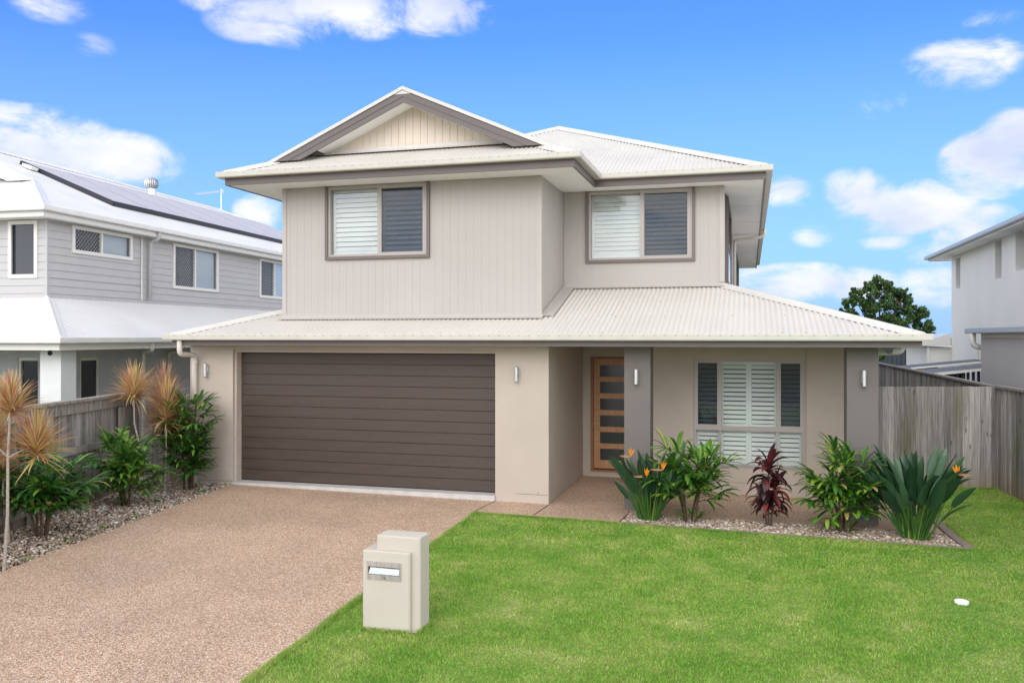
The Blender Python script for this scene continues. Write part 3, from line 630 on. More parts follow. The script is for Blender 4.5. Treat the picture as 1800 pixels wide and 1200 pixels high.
def barge(name, m_, y0, y1, top, bot, sub=None):
    """both rakes as one chevron, feet cut level above the skirt roof"""
    mb = MB(); zcut = zu + tu * (y0 - YF) + .045
    for sg in (-1, 1):
        xt = (gt + top - zcut) / tu; xb_ = (gt + bot - zcut) / tu
        q = [(xg, gt + bot), (xg + sg * xb_, zcut), (xg + sg * xt, zcut), (xg, gt + top)]
        if sg < 0: q = q[::-1]
        A = [(a, y0, b) for a, b in q]; B = [(a, y1, b) for a, b in q]
        mb.add(A + B, [(0, 1, 2, 3), (7, 6, 5, 4), (0, 4, 5, 1), (1, 5, 6, 2), (2, 6, 7, 3), (3, 7, 4, 0)])
    return mb.build(name, m_, H if sub is None else sub)
bb = barge('barge_board', 'fascia', 12.985, 13.01, .005, -.20)
barge('barge_moulding', 'fascia', 12.975, 12.9845, -.09, -.105, bb)
barge('barge_cap', 'cap', 12.962, 13.10, .065, .006)
# raking soffit between board and gable face
mb = MB()
for sg in (-1, 1):
    xb_ = (gt - .165 - zb) / tu
    mb.quad((xg, 13.011, gt - .165), (xg + sg * xb_, 13.011, zb), (xg + sg * xb_, yw - .001, zb), (xg, yw - .001, gt - .165))
mb.build('gable_soffit', 'soffit', H)
mb = MB(); a = XL + (yw - YF); b = -2.53 - (yw - YF)
mb.add([(a + .3, yw - .006, zb + .075), (b - .3, yw - .006, zb + .075), (b - .3, yw - .02, zb + .02), (a + .3, yw - .02, zb + .02), (b - .3, yw - .14, zb - .035), (a + .3, yw - .14, zb - .035)], [(0, 1, 2, 3), (3, 2, 4, 5)])
mb.build('flashing', 'cap', H)
# --- windows
def shutters(Wd, F, u0, u1, z0, z1, d, blades=None, mid=True, tilt=.62, pitch=.068, stile=.05, midrail=False, w=.036):
    """a plantation shutter panel: stiles, rails and tilted blades"""
    mb = MB(); rail = .07
    mb.fb(F, u0, u0 + stile, z0, z1, d - .028, d); mb.fb(F, u1 - stile, u1, z0, z1, d - .028, d)
    mb.fb(F, u0 + stile, u1 - stile, z0, z0 + rail, d - .028, d - .001); mb.fb(F, u0 + stile, u1 - stile, z1 - rail, z1, d - .028, d - .001)
    n = max(2, int(round((z1 - z0 - 2 * rail) / pitch))); p = (z1 - z0 - 2 * rail) / n
    a0, a1 = u0 + stile + .002, u1 - stile - .002
    for i in range(n):
        zc = z0 + rail + p * (i + .5); dz = w * math.sin(tilt * 1.57); dd = w * math.cos(tilt * 1.57); th = .005
        pr = [(-dd, -dz - th), (-dd * .5, -dz * .5 + 0), (dd, dz - th), (dd, dz + th), (dd * .4, dz * .4 + th * 1.6), (-dd, -dz + th)]
        A = [F(a0, zc + z_, d - .014 - q) for q, z_ in pr]; B = [F(a1, zc + z_, d - .014 - q) for q, z_ in pr]
        mb.add(A + B, [(i_, 6 + i_, 6 + (i_ + 1) % 6, (i_ + 1) % 6) for i_ in range(6)] + [tuple(range(6)), tuple(range(11, 5, -1))])
    return mb.build('shutter', 'shutter', Wd)
def sliding_window(F, W, left_screen=False, surround=True):
    u0, u1, z0, z1 = W; um = (u0 + u1) / 2 + .035; s = .05
    mb = MB()
    if surround:
        mb.fb(F, u0, u0 + s, z0, z1 - .0, .001, .045); mb.fb(F, u1 - s, u1, z0, z1, .001, .045); mb.fb(F, u0 + s, u1 - s, z0, z0 + s, .001, .045)
    w = mb.build('window', 'winsurround', H)
    a0, a1, b0, b1 = u0 + s + .001, u1 - s - .001, z0 + s + .001, z1 - .002
    mb = MB(); f = .035
    mb.fb(F, a0, a0 + f, b0, b1, -.11, .015); mb.fb(F, a1 - f, a1, b0, b1, -.11, .015); mb.fb(F, a0 + f, a1 - f, b0, b0 + f, -.11, .014); mb.fb(F, a0 + f, a1 - f, b1 - .045, b1, -.11, .014)
    mb.fb(F, um - .028, um + .028, b0 + f, b1 - .045, -.07, .006)
    # sash of the screened half
    mb.fb(F, um + .028, um + .045, b0 + f, b1 - .045, -.03, .003); mb.fb(F, a1 - f - .045, a1 - f, b0 + f, b1 - .045, -.03, .003); mb.fb(F, um + .045, a1 - f - .045, b0 + f, b0 + f + .022, -.03, .003); mb.fb(F, um + .045, a1 - f - .045, b1 - .062, b1 - .045, -.03, .003)
    mb.build('frame', 'winframe', w)
    mb = MB(); mb.fb(F, a0 + f, um - .028, b0 + f, b1 - .045, -.046, -.042); mb.build('pane', 'glass', w)
    mb = MB(); mb.fb(F, um + .045, a1 - f - .045, b0 + f + .022, b1 - .062, -.016, -.013); mb.build('screen', 'screen', w)
    mb = MB(); mb.fb(F, um + .03, a1 - f, b0 + f, b1 - .045, -.060, -.056); mb.build('pane', 'glass', w)
    shutters(w, F, a0 + .02, um - .002, b0 + .03, b1 - .02, -.125, tilt=.74, pitch=.080, w=.036); shutters(w, F, um + .002, a1 - .02, b0 + .03, b1 - .02, -.125, tilt=.70, pitch=.080, w=.023)
    return w
sliding_window(Fu, W1); sliding_window(Fm, W2)
# black sheet paints in the room shade behind the upper windows
mb = MB(); mb.quad((-7.2, 15.5, 3.5), (-1, 17, 3.5), (-1, 17, 5.04), (-7.2, 15.5, 5.04)); mb.build('room_shade_sheet', 'dark', H)
# ground floor window
w = MB(); u0, u1, z0, z1 = -.895, .857, .37, 2.126; F = Fw; m1, m2, tr = -.464, .439, .985; d0, d1 = -.13, -.03
w.fb(F, u0 + .001, u0 + .04, z0 + .001, z1 - .001, d0, d1); w.fb(F, u1 - .04, u1 - .001, z0 + .001, z1 - .001, d0, d1); w.fb(F, u0 + .04, u1 - .04, z0 + .001, z0 + .03, d0, d1 - .001); w.fb(F, u0 + .04, u1 - .04, z1 - .04, z1 - .001, d0, d1 - .001)
w.fb(F, u0 + .04, u1 - .04, tr - .032, tr + .032, d0, d1 + .003); w.fb(F, m1 - .02, m1 + .02, tr + .032, z1 - .04, d0, d1 - .002); w.fb(F, m2 - .02, m2 + .02, tr + .032, z1 - .04, d0, d1 - .002)
w.fb(F, m1 - .014, m1 + .014, z0 + .03, tr - .032, d0, d1 - .002); w.fb(F, m2 - .014, m2 + .014, z0 + .03, tr - .032, d0, d1 - .002)
for a, b in ((u0 + .04, m1 - .02), (m2 + .02, u1 - .04)):
    w.fb(F, a, a + .03, tr + .032, z1 - .04, -.07, d1 + .002); w.fb(F, b - .03, b, tr + .032, z1 - .04, -.07, d1 + .002); w.fb(F, a + .03, b - .03, tr + .032, tr + .06, -.07, d1 + .002); w.fb(F, a + .03, b - .03, z1 - .065, z1 - .04, -.07, d1 + .002)
lw = w.build('window', 'winframe', H)
for a, b, c, d in ((u0 + .04, m1 - .014, z0 + .03, tr - .032), (m1 + .014, m2 - .014, z0 + .03, tr - .032), (m2 + .014, u1 - .04, z0 + .03, tr - .032), (m1 + .02, m2 - .02, tr + .032, z1 - .04), (u0 + .07, m1 - .05, tr + .06, z1 - .065), (m2 + .05, u1 - .07, tr + .06, z1 - .065)):
    mb = MB(); mb.fb(F, a, b, c, d, -.085, -.081); mb.build('pane', 'glass', lw)
for a, b in ((u0 + .07, m1 - .05), (m2 + .05, u1 - .07)):
    mb = MB(); mb.fb(F, a, b, tr + .06, z1 - .065, -.058, -.055); mb.build('screen', 'screen', lw)
for a, b in ((u0 + .03, m1 - .0), (m1 + .001, -.012), (-.011, m2 - .001), (m2, u1 - .03)):
    shutters(lw, F, a, b, tr + .0, z1 - .03, -.16, tilt=.78, pitch=.0725, stile=.045, w=.024); shutters(lw, F, a, b, z0 + .02, tr - .001, -.16, tilt=.78, pitch=.075, stile=.045, w=.026)
mb = MB(); mb.fb(F, u0 - .02, u1 + .02, z0 - .022, z0 + .0, -.03, .012); mb.build('sill', 'winframe', lw)
mb = MB(); mb.quad((-1.5, 16.3, 0), (1.4, 16.3, 0), (1.4, 16.3, 2.4), (-1.5, 16.3, 2.4)); mb.build('room_shade_sheet', 'dark', H)  # black sheet painting in the room's shade behind the lower window
# side windows of the upper floor seen edge on
for (a, b, c, d) in ((.95, 3.6, 3.5, 4.95), (9.9, 16.4, 3.7, 4.95)):
    mb = MB(); mb.fb(Fx, a - .05, a, c - .05, d + .05, .001, .06); mb.fb(Fx, b, b + .05, c - .05, d + .05, .001, .06); mb.fb(Fx, a, b, c - .05, c, .001, .06); mb.fb(Fx, a, b, d, d + .05, .001, .06)
    mb.fb(Fx, (a + b) / 2 - .03, (a + b) / 2 + .03, c, d, -.05, .03)
    if a < 5: mb.fb(Fx, a, b, 4.14, 4.19, -.05, .065)
    sw = mb.build('window', 'winsurround', H)
    mb = MB(); mb.fb(Fx, a, b, c, d, -.06, -.055); mb.build('pane', 'nbdark', sw)
    if a < 5: mb = MB(); mb.fb(Fx, a, b, 3.51, 4.139, .03, .036); mb.build('privacy_panel', mat('privacy_glass', (.62, .72, .78), .2, .6), sw)
# --- garage door
mb = MB(); y = 12.80; x0, x1, zb_, zt_ = -8.425, -3.801, .048, 2.225; n = 12; h = (zt_ - zb_) / n
for i in range(n):
    a = zb_ + i * h; g = .010 if i % 2 else .006
    b0, b1 = a + g * .5, a + h - g * .5; mb.hexa([(x0, y, b0), (x1, y, b0), (x1, y + .03, b0), (x0, y + .03, b0), (x0, y, b1 - .006), (x1, y, b1 - .006), (x1, y + .03, b1), (x0, y + .03, b1)]); mb.hexa([(x0, y, b1 - .0062), (x1, y, b1 - .0062), (x1, y + .011, b1 - .0045), (x0, y + .011, b1 - .0045), (x0, y + .001, b1 - .006), (x1, y + .001, b1 - .006), (x1, y + .011, b1), (x0, y + .011, b1)])
mb.box(x0 + .01, x1 - .01, y + .012, y + .028, zb_, zt_); gd = mb.build('garage_door', 'gdoor', H)
mb = MB(); mb.box(x0, x1, y + .002, y + .03, .035, zb_ + .003); mb.build('rubber_seal', 'rubber', gd)
mb = MB(); mb.box(-8.459, -8.426, 12.66, 12.8, .035, 2.284); mb.box(-8.425, -3.801, 12.66, 12.8, 2.23, 2.284); mb.box(-8.47, -8.425, 12.80, 12.90, .0, 2.30); mb.box(-8.42, -3.80, 12.835, 12.90, 2.2, 2.30)
mb.build('door_frame', 'render', gd)
mb = MB(); mb.box(-8.5, -3.7, 12.9, 12.92, -.1, 2.4); mb.build('door_backing', 'rubber', gd)
# --- entry door
mb = MB(); F = Fd; L0, L1, B0, B1 = -2.765, -1.845, .075, 2.085; d = -.10; st = .115
mb.fb(F, L0, L0 + st, B0, B1, d - .04, d); mb.fb(F, L1 - st, L1, B0, B1, d - .04, d)
ed = mb.build('front_door', 'wood', H)
mb = MB(); gl = MB(); ztop = 1.972; ph = .3068; gh = .212
zz = B1
for k in range(6):
    a = ztop - k * ph; mb.fb(F, L0 + st, L1 - st, a, zz, d - .04, d - .001); zz = a - gh
    q = MB(); q.fb(F, L0 + st, L1 - st, a - gh, a, d - .025, d - .018); q.build('glass_panel', 'frost', ed)
mb.fb(F, L0 + st, L1 - st, B0, zz, d - .04, d - .001); mb.build('rail', 'woodh', ed)
mb = MB(); mb.fb(F, -2.81, L0 - .003, .03, 2.128, -.19, -.04); mb.fb(F, L1 + .003, -1.80, .03, 2.128, -.19, -.04); mb.fb(F, L0 - .003, L1 + .003, B1 + .003, 2.128, -.19, -.04); mb.build('door_frame', 'jamb', ed)
mb = MB(); mb.fb(F, -2.81, -1.8, .03, .06, -.19, .02); mb.build('threshold', 'jamb', ed)
mb = MB(); mb.tube([F(L1 - .06, .95, d + .05), F(L1 - .06, 1.25, d + .05)], .012, 10); mb.build('handle', 'steel', ed)
mb = MB(); mb.fb(F, -2.9, -1.7, .0, 2.3, -.24, -.22); mb.build('door_backing', 'rubber', H)
# --- wall lights
for (x, y, z) in ((-8.955, 12.6, 1.925), (-3.439, 12.6, 1.921), (-1.605, 12.565, 1.905), (1.515, 12.565, 1.924)):
    mb = MB(); mb.tube([(x, y - .075, z - .115), (x, y - .075, z - .108), (x, y - .075, z + .108), (x, y - .075, z + .115)], [.026, .03, .03, .026], 20)
    wl = mb.build('wall_light', 'steel', H, smooth=False)
    mb = MB(); mb.box(x - .028, x + .028, y - .012, y - .0, z - .055, z + .055); mb.box(x - .012, x + .012, y - .046, y - .012, z - .02, z + .02); mb.build('bracket', 'steel', wl)
    mb = MB(); mb.tube([(x, y - .075, z - .1155), (x, y - .075, z - .119)], .02, 16); mb.tube([(x, y - .075, z + .1155), (x, y - .075, z + .119)], .02, 16); mb.build('lens', 'frost', wl)
# --- downpipes
def arc_pipe(pts, r=.045, bend=.09, n=6):
    P_ = [Vector(p) for p in pts]; out = [P_[0]]
    for i in range(1, len(P_) - 1):
        a = (P_[i - 1] - P_[i]).normalized(); b = (P_[i + 1] - P_[i]).normalized(); p0 = P_[i] + a * bend; p1 = P_[i] + b * bend
        for k in range(n + 1): t = k / n; out.append(p0.lerp(P_[i], t).lerp(P_[i].lerp(p1, t), t))
    out.append(P_[-1]); return out
mb = MB(); mb.tube(arc_pipe([(-9.16, 12.13, 2.44), (-9.16, 12.13, 2.20), (-9.16, 12.52, 2.185), (-9.16, 12.53, -.02)], .045, .08), .045, 14)
for z in (2.03, 1.0, .12): mb.tube([(-9.16, 12.53, z), (-9.16, 12.53, z + .05)], .052, 14)
mb.build('downpipe', 'pipe', H, smooth=True)
mb = MB(); mb.tube(arc_pipe([(.36, 22, 5.16), (.36, 22, 4.98), (-.36, 22, 4.90), (-.36, 22, 3.30)], .04, .08), .04, 12); mb.build('downpipe', 'pipe', H, smooth=True)
mb = MB(); mb.tube(arc_pipe([(2.10, 13.2, 2.44), (2.10, 13.2, 2.29), (1.74, 13.2, 2.28), (1.72, 13.2, -.1)], .055, .07), .055, 14); mb.build('downpipe', 'pipew', H, smooth=True)
mb = MB(); mb.tube([(1.90, 12.96, 2.30), (1.90, 13.0, 2.30)], .05, 16); mb.tube([(1.90, 13.0, 2.30), (1.90, 13.14, 2.30)], .03, 12)  # dark security camera under the eave beside the white downpipe
mb.build('security_camera', 'nbdark', H)

# ================================================================== LETTER BOX
B = empty('letterbox', (-3.0, 6.93, gz(-3)), 0, 'stepped cream rendered letterbox on the lawn beside the driveway', 'letterbox')
mb = MB(); mb.bev(-3.267, -2.822, 6.80, 7.06, -.10, .632, .012); mb.build('front_block', 'mbox', B)
mb = MB(); mb.bev(-3.158, -2.745, 6.852, 7.075, -.10, .757, .012); mb.build('rear_block', 'mbox', B)
mb = MB(); y = 6.80; x0, x1, z0, z1 = -3.222, -2.898, .380, .540
mb.box(x0, x1, y - .006, y - .0005, z0, z0 + .052); mb.box(x0, x1, y - .006, y - .0005, z1 - .045, z1); mb.box(x0, x0 + .014, y - .006, y - .0005, z0 + .052, z1 - .045); mb.box(x1 - .014, x1, y - .006, y - .0005, z0 + .052, z1 - .045)
mb.add([(x0 + .0, y - .006, z0 + .052), (x1, y - .006, z0 + .052), (x1, y - .013, z0 + .049), (x0, y - .013, z0 + .049), (x0, y - .006, z0 + .044), (x1, y - .006, z0 + .044)], [(0, 1, 2, 3), (3, 2, 5, 4)])
pl_ = mb.build('slot_plate', 'steel', B)
mb = MB(); mb.box(x0 + .014, x1 - .014, y - .0015, y - .0008, z0 + .052, z1 - .045); mb.build('slot', 'rubber', pl_)
mb = MB(); a, b = x0 + .017, x1 - .018; mb.hexa([(a, y - .010, z0 + .053), (b, y - .010, z0 + .053), (b - .0, y - .002, z0 + .056), (a + .015, y - .002, z0 + .056), (a + .002, y - .010, z0 + .0555), (b, y - .010, z0 + .0555), (b, y - .0022, z1 - .055), (a + .016, y - .0022, z1 - .053)])
o = mb.build('folded_paper', 'paper', None, (-3.06, 6.79, .43)); tag(o, 'folded white paper sticking out of the letterbox slot', 'paper')
cu = bpy.data.curves.new('house_number', 'FONT'); cu.body = '16'; cu.size = .034; cu.extrude = .0006; cu.align_x = 'CENTER'; cu.align_y = 'CENTER'
tmp = bpy.data.objects.new('tmp', cu); COL.objects.link(tmp); dg = bpy.context.evaluated_depsgraph_get(); me = bpy.data.meshes.new_from_object(tmp.evaluated_get(dg)); bpy.data.objects.remove(tmp)
me.name = 'house_number'; me.materials.clear(); me.materials.append(M['ink'])
o = bpy.data.objects.new('house_number', me); COL.objects.link(o); o.parent = pl_; o.rotation_euler = (R(90), 0, 0); o.location = Vector((-3.06, y - .0068, z0 + .022)) - B.location

mb = MB(); c = (2.0, 9.18, gz(2) + .014); mb.tube([(c[0], c[1], c[2] - .05), (c[0], c[1], c[2]), (c[0], c[1], c[2] + .006)], [.062, .066, .055], 20)
tag(mb.build('sprinkler_cover', 'cappl', None, (c[0], c[1], c[2] - .05)), 'round white plastic cover set in the lawn', 'cover')

# ================================================================== FENCES
def fence(name, a, b, top, zb0, label, m='timber', face=1, pw=.1, captop=True, rails=True, step=None, group=None, lap=True, seed=3, rail_side=-1):
    a = Vector((a[0], a[1], 0)); b = Vector((b[0], b[1], 0)); t = (b - a); L_ = t.length; rz = math.atan2(t.y, t.x)
    root = empty(name, (a.x, a.y, zb0), rz, label, 'fence', group); rd = random.Random(seed)
    mb = MB(); x = 0; i = 0
    while x < L_ - .02:
        w = pw * rd.uniform(.9, 1.1); d = .0 if not lap else (.014 if i % 2 else 0); h = top - zb0 + rd.uniform(-.004, .004) - (.02 if captop else 0)
        x2 = min(x + w - .003, L_)
        mb.box(x - (.012 if i % 2 and lap else 0), x2 + (.012 if i % 2 and lap else 0), -.009 - d * face, .009 - d * face, 0, h); x += w; i += 1
    mb.build('palings', m, root, (0, 0, 0))
    if rails:
        for z in (.18, (top - zb0) * .52, top - zb0 - .16): 
            q = MB(); q.box(0, L_, (.012 if rail_side * face < 0 else -.06), (.06 if rail_side * face < 0 else -.026), z, z + .085); q.build('rail', 'timber_plain', root, (0, 0, 0))
        x = .9
        while x < L_ - .3:
            q = MB(); q.box(x - .05, x + .05, (.0605 if rail_side * face < 0 else -.15), (.15 if rail_side * face < 0 else -.0605), -.1, top - zb0 - .03); q.build('post', 'timber_plain', root, (0, 0, 0)); x += 2.6
    if captop:
        q = MB(); q.box(-.02, L_ + .02, -.065, .055, top - zb0 - .02, top - zb0 + .02); q.build('cap_rail', 'timber_plain', root, (0, 0, 0))
    return root
# left boundary: rails and posts show on our side
def left_fence():
    a = (-8.10, 4.2); b = (-9.98, 12.1); A_ = Vector((*a, 0)); t = Vector((b[0] - a[0], b[1] - a[1], 0)); L_ = t.length; t.normalize()
    root = empty('timber_fence', (a[0], a[1], -.02), math.atan2(t.y, t.x), 'weathered grey paling fence with a deep top board, left of the driveway', 'fence'); rd = random.Random(5)
    top = 1.58; mb = MB(); x = 0; i = 0                                # local -y is the driveway side
    while x < L_:
        w = rd.uniform(.092, .106); mb.box(x, x + w - .004, .004 + (.014 if i % 2 else 0), .022 + (.014 if i % 2 else 0), 0, top - .03); x += w * .93; i += 1
    mb.build('palings', 'timber', root, (0, 0, 0))
    for z, h in ((.14, .10), (.80, .10)):
        q = MB(); q.box(0, L_, -.045, .0025, z, z + h); q.build('rail', 'timber_plain', root, (0, 0, 0))
    q = MB(); q.box(0, L_, -.03, .0026, top - .19, top - .032); q.build('top_board', 'timber_plain', root, (0, 0, 0))
    q = MB(); q.box(-.02, L_ + .02, -.075, .085, top - .028, top + .012); q.build('cap_rail', 'timber_plain', root, (0, 0, 0))
    for x in (1.0, 3.35, 4.75 + .25, 7.4):
        q = MB(); q.box(x, x + .1, -.10, -.0455, -.1, top - .2); q.build('post', 'timber_plain', root, (0, 0, 0))
left_fence()
fence('timber_fence', (-9.98, 12.32), (-9.32, 12.62), 1.50, -.02, 'short return of dark timber palings between the left fence and the garage', captop=False, rails=False)
fence('timber_fence', (1.72, 15.62), (4.13, 16.33), 1.635, -.12, 'flat-topped grey timber fence facing the street right of the house', captop=False, rails=True, pw=.102, lap=False, face=-1, rail_side=1, seed=8)
fence('timber_fence', (4.13, 16.33), (4.86, 7.0), 1.635, -.13, 'grey side fence running forward from the corner at the right edge', captop=True, pw=.1, face=1, seed=9, rail_side=-1)
fence('timber_fence', (4.10, 30.5), (4.13, 16.36), 1.62, -.25, 'grey capped side fence running back beyond the cross fence', captop=True, pw=.1, face=1, seed=10, rail_side=-1)
fence('timber_fence', (4.2, 34), (8.5, 34), 1.34, -.4, 'low tan timber fence at the far end of the side yard', 'timber_new', captop=True, rails=False, seed=11)
def steel_fence():
    root = empty('metal_fence', (5.0, 44, -.4), 0, 'dark blue-grey ribbed metal fence behind the tan timber fence', 'fence'); mb = MB(); L_ = 7; n = int(L_ / .2)
    for i in range(n):
        x = i * .2; mb.box(x, x + .15, 0, .03, 0, 2.1); mb.box(x + .1495, x + .2, .03, .06, 0, 2.1)
    mb.build('sheet_panel', 'steelfence', root, (0, 0, 0)); q = MB(); q.box(0, L_, -.02, .08, 2.1, 2.15); q.build('top_rail', 'steelfence', root, (0, 0, 0))
steel_fence()

# ================================================================== LEFT NEIGHBOUR (own axes: u to our right, v away)
NA = R(3.3); NC = (-14.93, 15.159)
NL = empty('house', (NC[0], NC[1], 0), NA, 'grey weatherboard house with white roofs beyond the left fence', 'house')
O0 = (0, 0, 0)
GB = [(0, 0), (.12, 0), (.13, .02), (.13, .11), (.12, .12), (0, .12)]
uW, vW = -.40, .55; RW = 6.2; VE = 23.2; tN = .42; zN = 5.40
# storeys
Fside = frame((uW, vW, 0), (0, 1, 0), (1, 0, 0)); Ffront = frame((-12, vW, 0), (1, 0, 0), (0, -1, 0))
SW = [(.80, 2.92, 4.50, 5.10), (4.74, 6.98, 3.88, 5.10), (9.56, 11.7, 3.84, 5.10)]
wallgrid(Fside, 0, VE - 1.2, 3.3, 5.16, SW, .15, 'lap').build('wall', 'nbclad', NL, O0)
wallgrid(Ffront, 0, 11.6, 3.3, 5.16, [(10.62, 11.34, 3.86, 5.11)], .15, 'lap').build('wall', 'nbclad', NL, O0)
mb = MB(); mb.box(uW - .04, uW + .022, vW - .022, vW + .04, 3.3, 5.16); mb.build('corner_trim', 'nbclad', NL, O0)
def nb_window(F, W, kind):
    u0, u1, z0, z1 = W; mb = MB(); f = .055
    mb.fb(F, u0 - .03, u0 + f, z0 - .03, z1 + .03, .0005, .04); mb.fb(F, u1 - f, u1 + .03, z0 - .03, z1 + .03, .0005, .04); mb.fb(F, u0 + f, u1 - f, z0 - .03, z0 + f, .0005, .04); mb.fb(F, u0 + f, u1 - f, z1 - f, z1 + .03, .0005, .04)
    um = u0 + (u1 - u0) * .47
    if kind: mb.fb(F, um - .03, um + .03, z0 + f, z1 - f, -.04, .03)
    w = mb.build('window', 'nbframe', NL, O0)
    if not kind:
        q = MB(); q.fb(F, u0 + f, u1 - f, z0 + f, z1 - f, -.04, -.03); q.build('pane', 'nbdark', w, O0); return
    q = MB(); q.fb(F, um + .03, u1 - f, z0 + f, z1 - f, -.04, -.035); q.build('pane', 'glass_soft', w, O0)
    q = MB(); q.fb(F, u0 + f, um - .03, z0 + f, z1 - f, -.05, -.045); q.build('pane', 'nbdark', w, O0)
    q = MB(); z = z0 + f
    while z < z1 - f - .02: q.add([F(um + .03, z, -.085), F(u1 - f, z, -.085), F(u1 - f, z + .042, -.065), F(um + .03, z + .042, -.065)], [(0, 1, 2, 3)]); z += .045
    q.build('blind', 'blind', w, O0)
    q = MB(); a, b, c, d = u0 + f, um - .03, z0 + f, z1 - f; p = .105; r_ = .011      # diamond security mesh
    k = -(d - c)
    while k < (b - a):
        for sg in (1, -1):
            if sg > 0: x0_, x1_ = max(0, k), min(b - a, k + (d - c)); z0_, z1_ = x0_ - k, x1_ - k
            else: x0_, x1_ = max(0, k), min(b - a, k + (d - c)); z0_, z1_ = (d - c) - (x0_ - k), (d - c) - (x1_ - k)
            if x1_ > x0_ + .01: q.hexa([F(a + x0_ - r_ / 2, c + z0_, -.020), F(a + x0_ + r_ / 2, c + z0_, -.020), F(a + x1_ + r_ / 2, c + z1_, -.020), F(a + x1_ - r_ / 2, c + z1_, -.020), F(a + x0_ - r_ / 2, c + z0_, -.010 + .002 * sg), F(a + x0_ + r_ / 2, c + z0_, -.010 + .002 * sg), F(a + x1_ + r_ / 2, c + z1_, -.010 + .002 * sg), F(a + x1_ - r_ / 2, c + z1_, -.010 + .002 * sg)])
        k += p
    q.build('security_mesh', 'mesh', w, O0)
for W in SW: nb_window(Fside, W, 1)
nb_window(Ffront, (10.62, 11.34, 3.86, 5.11), 0)
# upper eaves
UEn = [(-12.4, 0), (0, 0), (0, VE)]
mb = MB(); mb.box(-12.4, -.08, .08, vW - .002, 5.165, 5.20); mb.box(uW + .002, -.08, vW - .002, VE, 5.165, 5.20); mb.build('soffit', 'nbframe', NL, O0)
mb = MB(); mb.sweep([(-12.4, .10, 5.15), (-.10, .10, 5.15), (-.10, VE, 5.15)], [(-.02, 0), (.012, 0), (.012, .13), (-.02, .13)]); mb.build('fascia', 'nbgut', NL, O0)
mb = MB(); mb.sweep([(-12.4, .112, 5.285), (-.112, .112, 5.285), (-.112, VE, 5.285)], GB); mb.build('gutter', 'nbgut', NL, O0)
# upper roof with Dutch gable to the street
def PN(u, v, d): return (u, v, zN - .04 + tN * d)
mb = MB(); s_ = 3.0
corr(mb, [PN(-.1, .1, 0), PN(-.1, VE, 0), PN(-RW, VE - RW, RW), PN(-RW, s_, RW), PN(-s_, s_, s_)], (0, 1, 0), .2, .006, 4)
corr(mb, [PN(-.1, .1, 0), PN(-s_, s_, s_), PN(-(2 * RW - s_), s_, s_), PN(-2 * RW + .1, .1, 0)], (1, 0, 0), .2, .006, 4)
corr(mb, [PN(-2 * RW + .1, .1, 0), PN(-2 * RW + s_, s_, s_), PN(-RW, s_, RW), PN(-RW, VE - RW, RW), PN(-2 * RW, VE, 0)], (0, 1, 0), .2, .006, 4)
corr(mb, [PN(-.1, VE, 0), PN(-RW, VE - RW, RW), PN(-2 * RW, VE, 0)], (1, 0, 0), .2, .006, 4)
nr = mb.build('roof', 'nbroof', NL, O0, smooth=True)
mb = MB(); cap(mb, PN(-.07, .07, .03), PN(-s_ + .1, s_ - .1, s_ - .1), .28, .16); cap(mb, PN(-RW, s_, RW + .03), PN(-RW, VE - RW, RW + .03), .40, .17); cap(mb, PN(-RW, VE - RW, RW + .03), PN(-.1, VE, .03), .28, .16); mb.build('ridge_cap', 'nbroof', nr, O0)
mb = MB(); gzN = zN - .04 + tN * RW; vb = s_ - .35; zc = zN - .04 + tN * vb + .05
for dt, db, y0_, y1_ in ((.04, -.28, vb, vb + .05),):
    for sg in (-1, 1):
        xt = (gzN + dt - zc) / tN; xb2 = (gzN + db - zc) / tN; q = [(-RW, gzN + db), (-RW + sg * xb2, zc), (-RW + sg * xt, zc), (-RW, gzN + dt)]
        if sg < 0: q = q[::-1]
        mb.add([(a, y0_, b) for a, b in q] + [(a, y1_, b) for a, b in q], [(0, 1, 2, 3), (7, 6, 5, 4), (0, 4, 5, 1), (1, 5, 6, 2), (2, 6, 7, 3), (3, 7, 4, 0)])
    xt = (gzN - zc) / tN; mb.add([(-RW, vb, gzN + .02), (-RW + xt, vb, zc + .02), (-RW + xt, s_, zc + .02), (-RW, s_, gzN + .02), (-RW - xt, vb, zc + .02), (-RW - xt, s_, zc + .02)], [(0, 1, 2, 3), (0, 3, 5, 4)])
mb.build('barge_board', 'nbframe', NL, O0)
mb = MB(); zc2 = zN + tN * s_ - .02; xx = (gzN - .1 - zc2) / tN; mb.add([(-RW - xx, s_ - .01, zc2), (-RW + xx, s_ - .01, zc2), (-RW, s_ - .01, gzN - .1)], [(0, 1, 2)]); mb.build('gable_wall', 'nbclad', NL, O0)
mb = MB(); mb.box(-RW - 1.9, -RW + 1.9, s_ - .06, s_ - .015, zc2 + .12, zc2 + .2); mb.box(-RW + 1.9, -RW + 1.96, s_ - .06, s_ - .015, zc2 + .1, zc2 + .6)
for k in range(-3, 4): mb.box(-RW + k * .55 - .03, -RW + k * .55 + .03, s_ - .05, s_ - .015, zc2 + .2, zc2 + 1.2 - abs(k) * .25)
mb.build('gable_trim', 'nbframe', NL, O0)
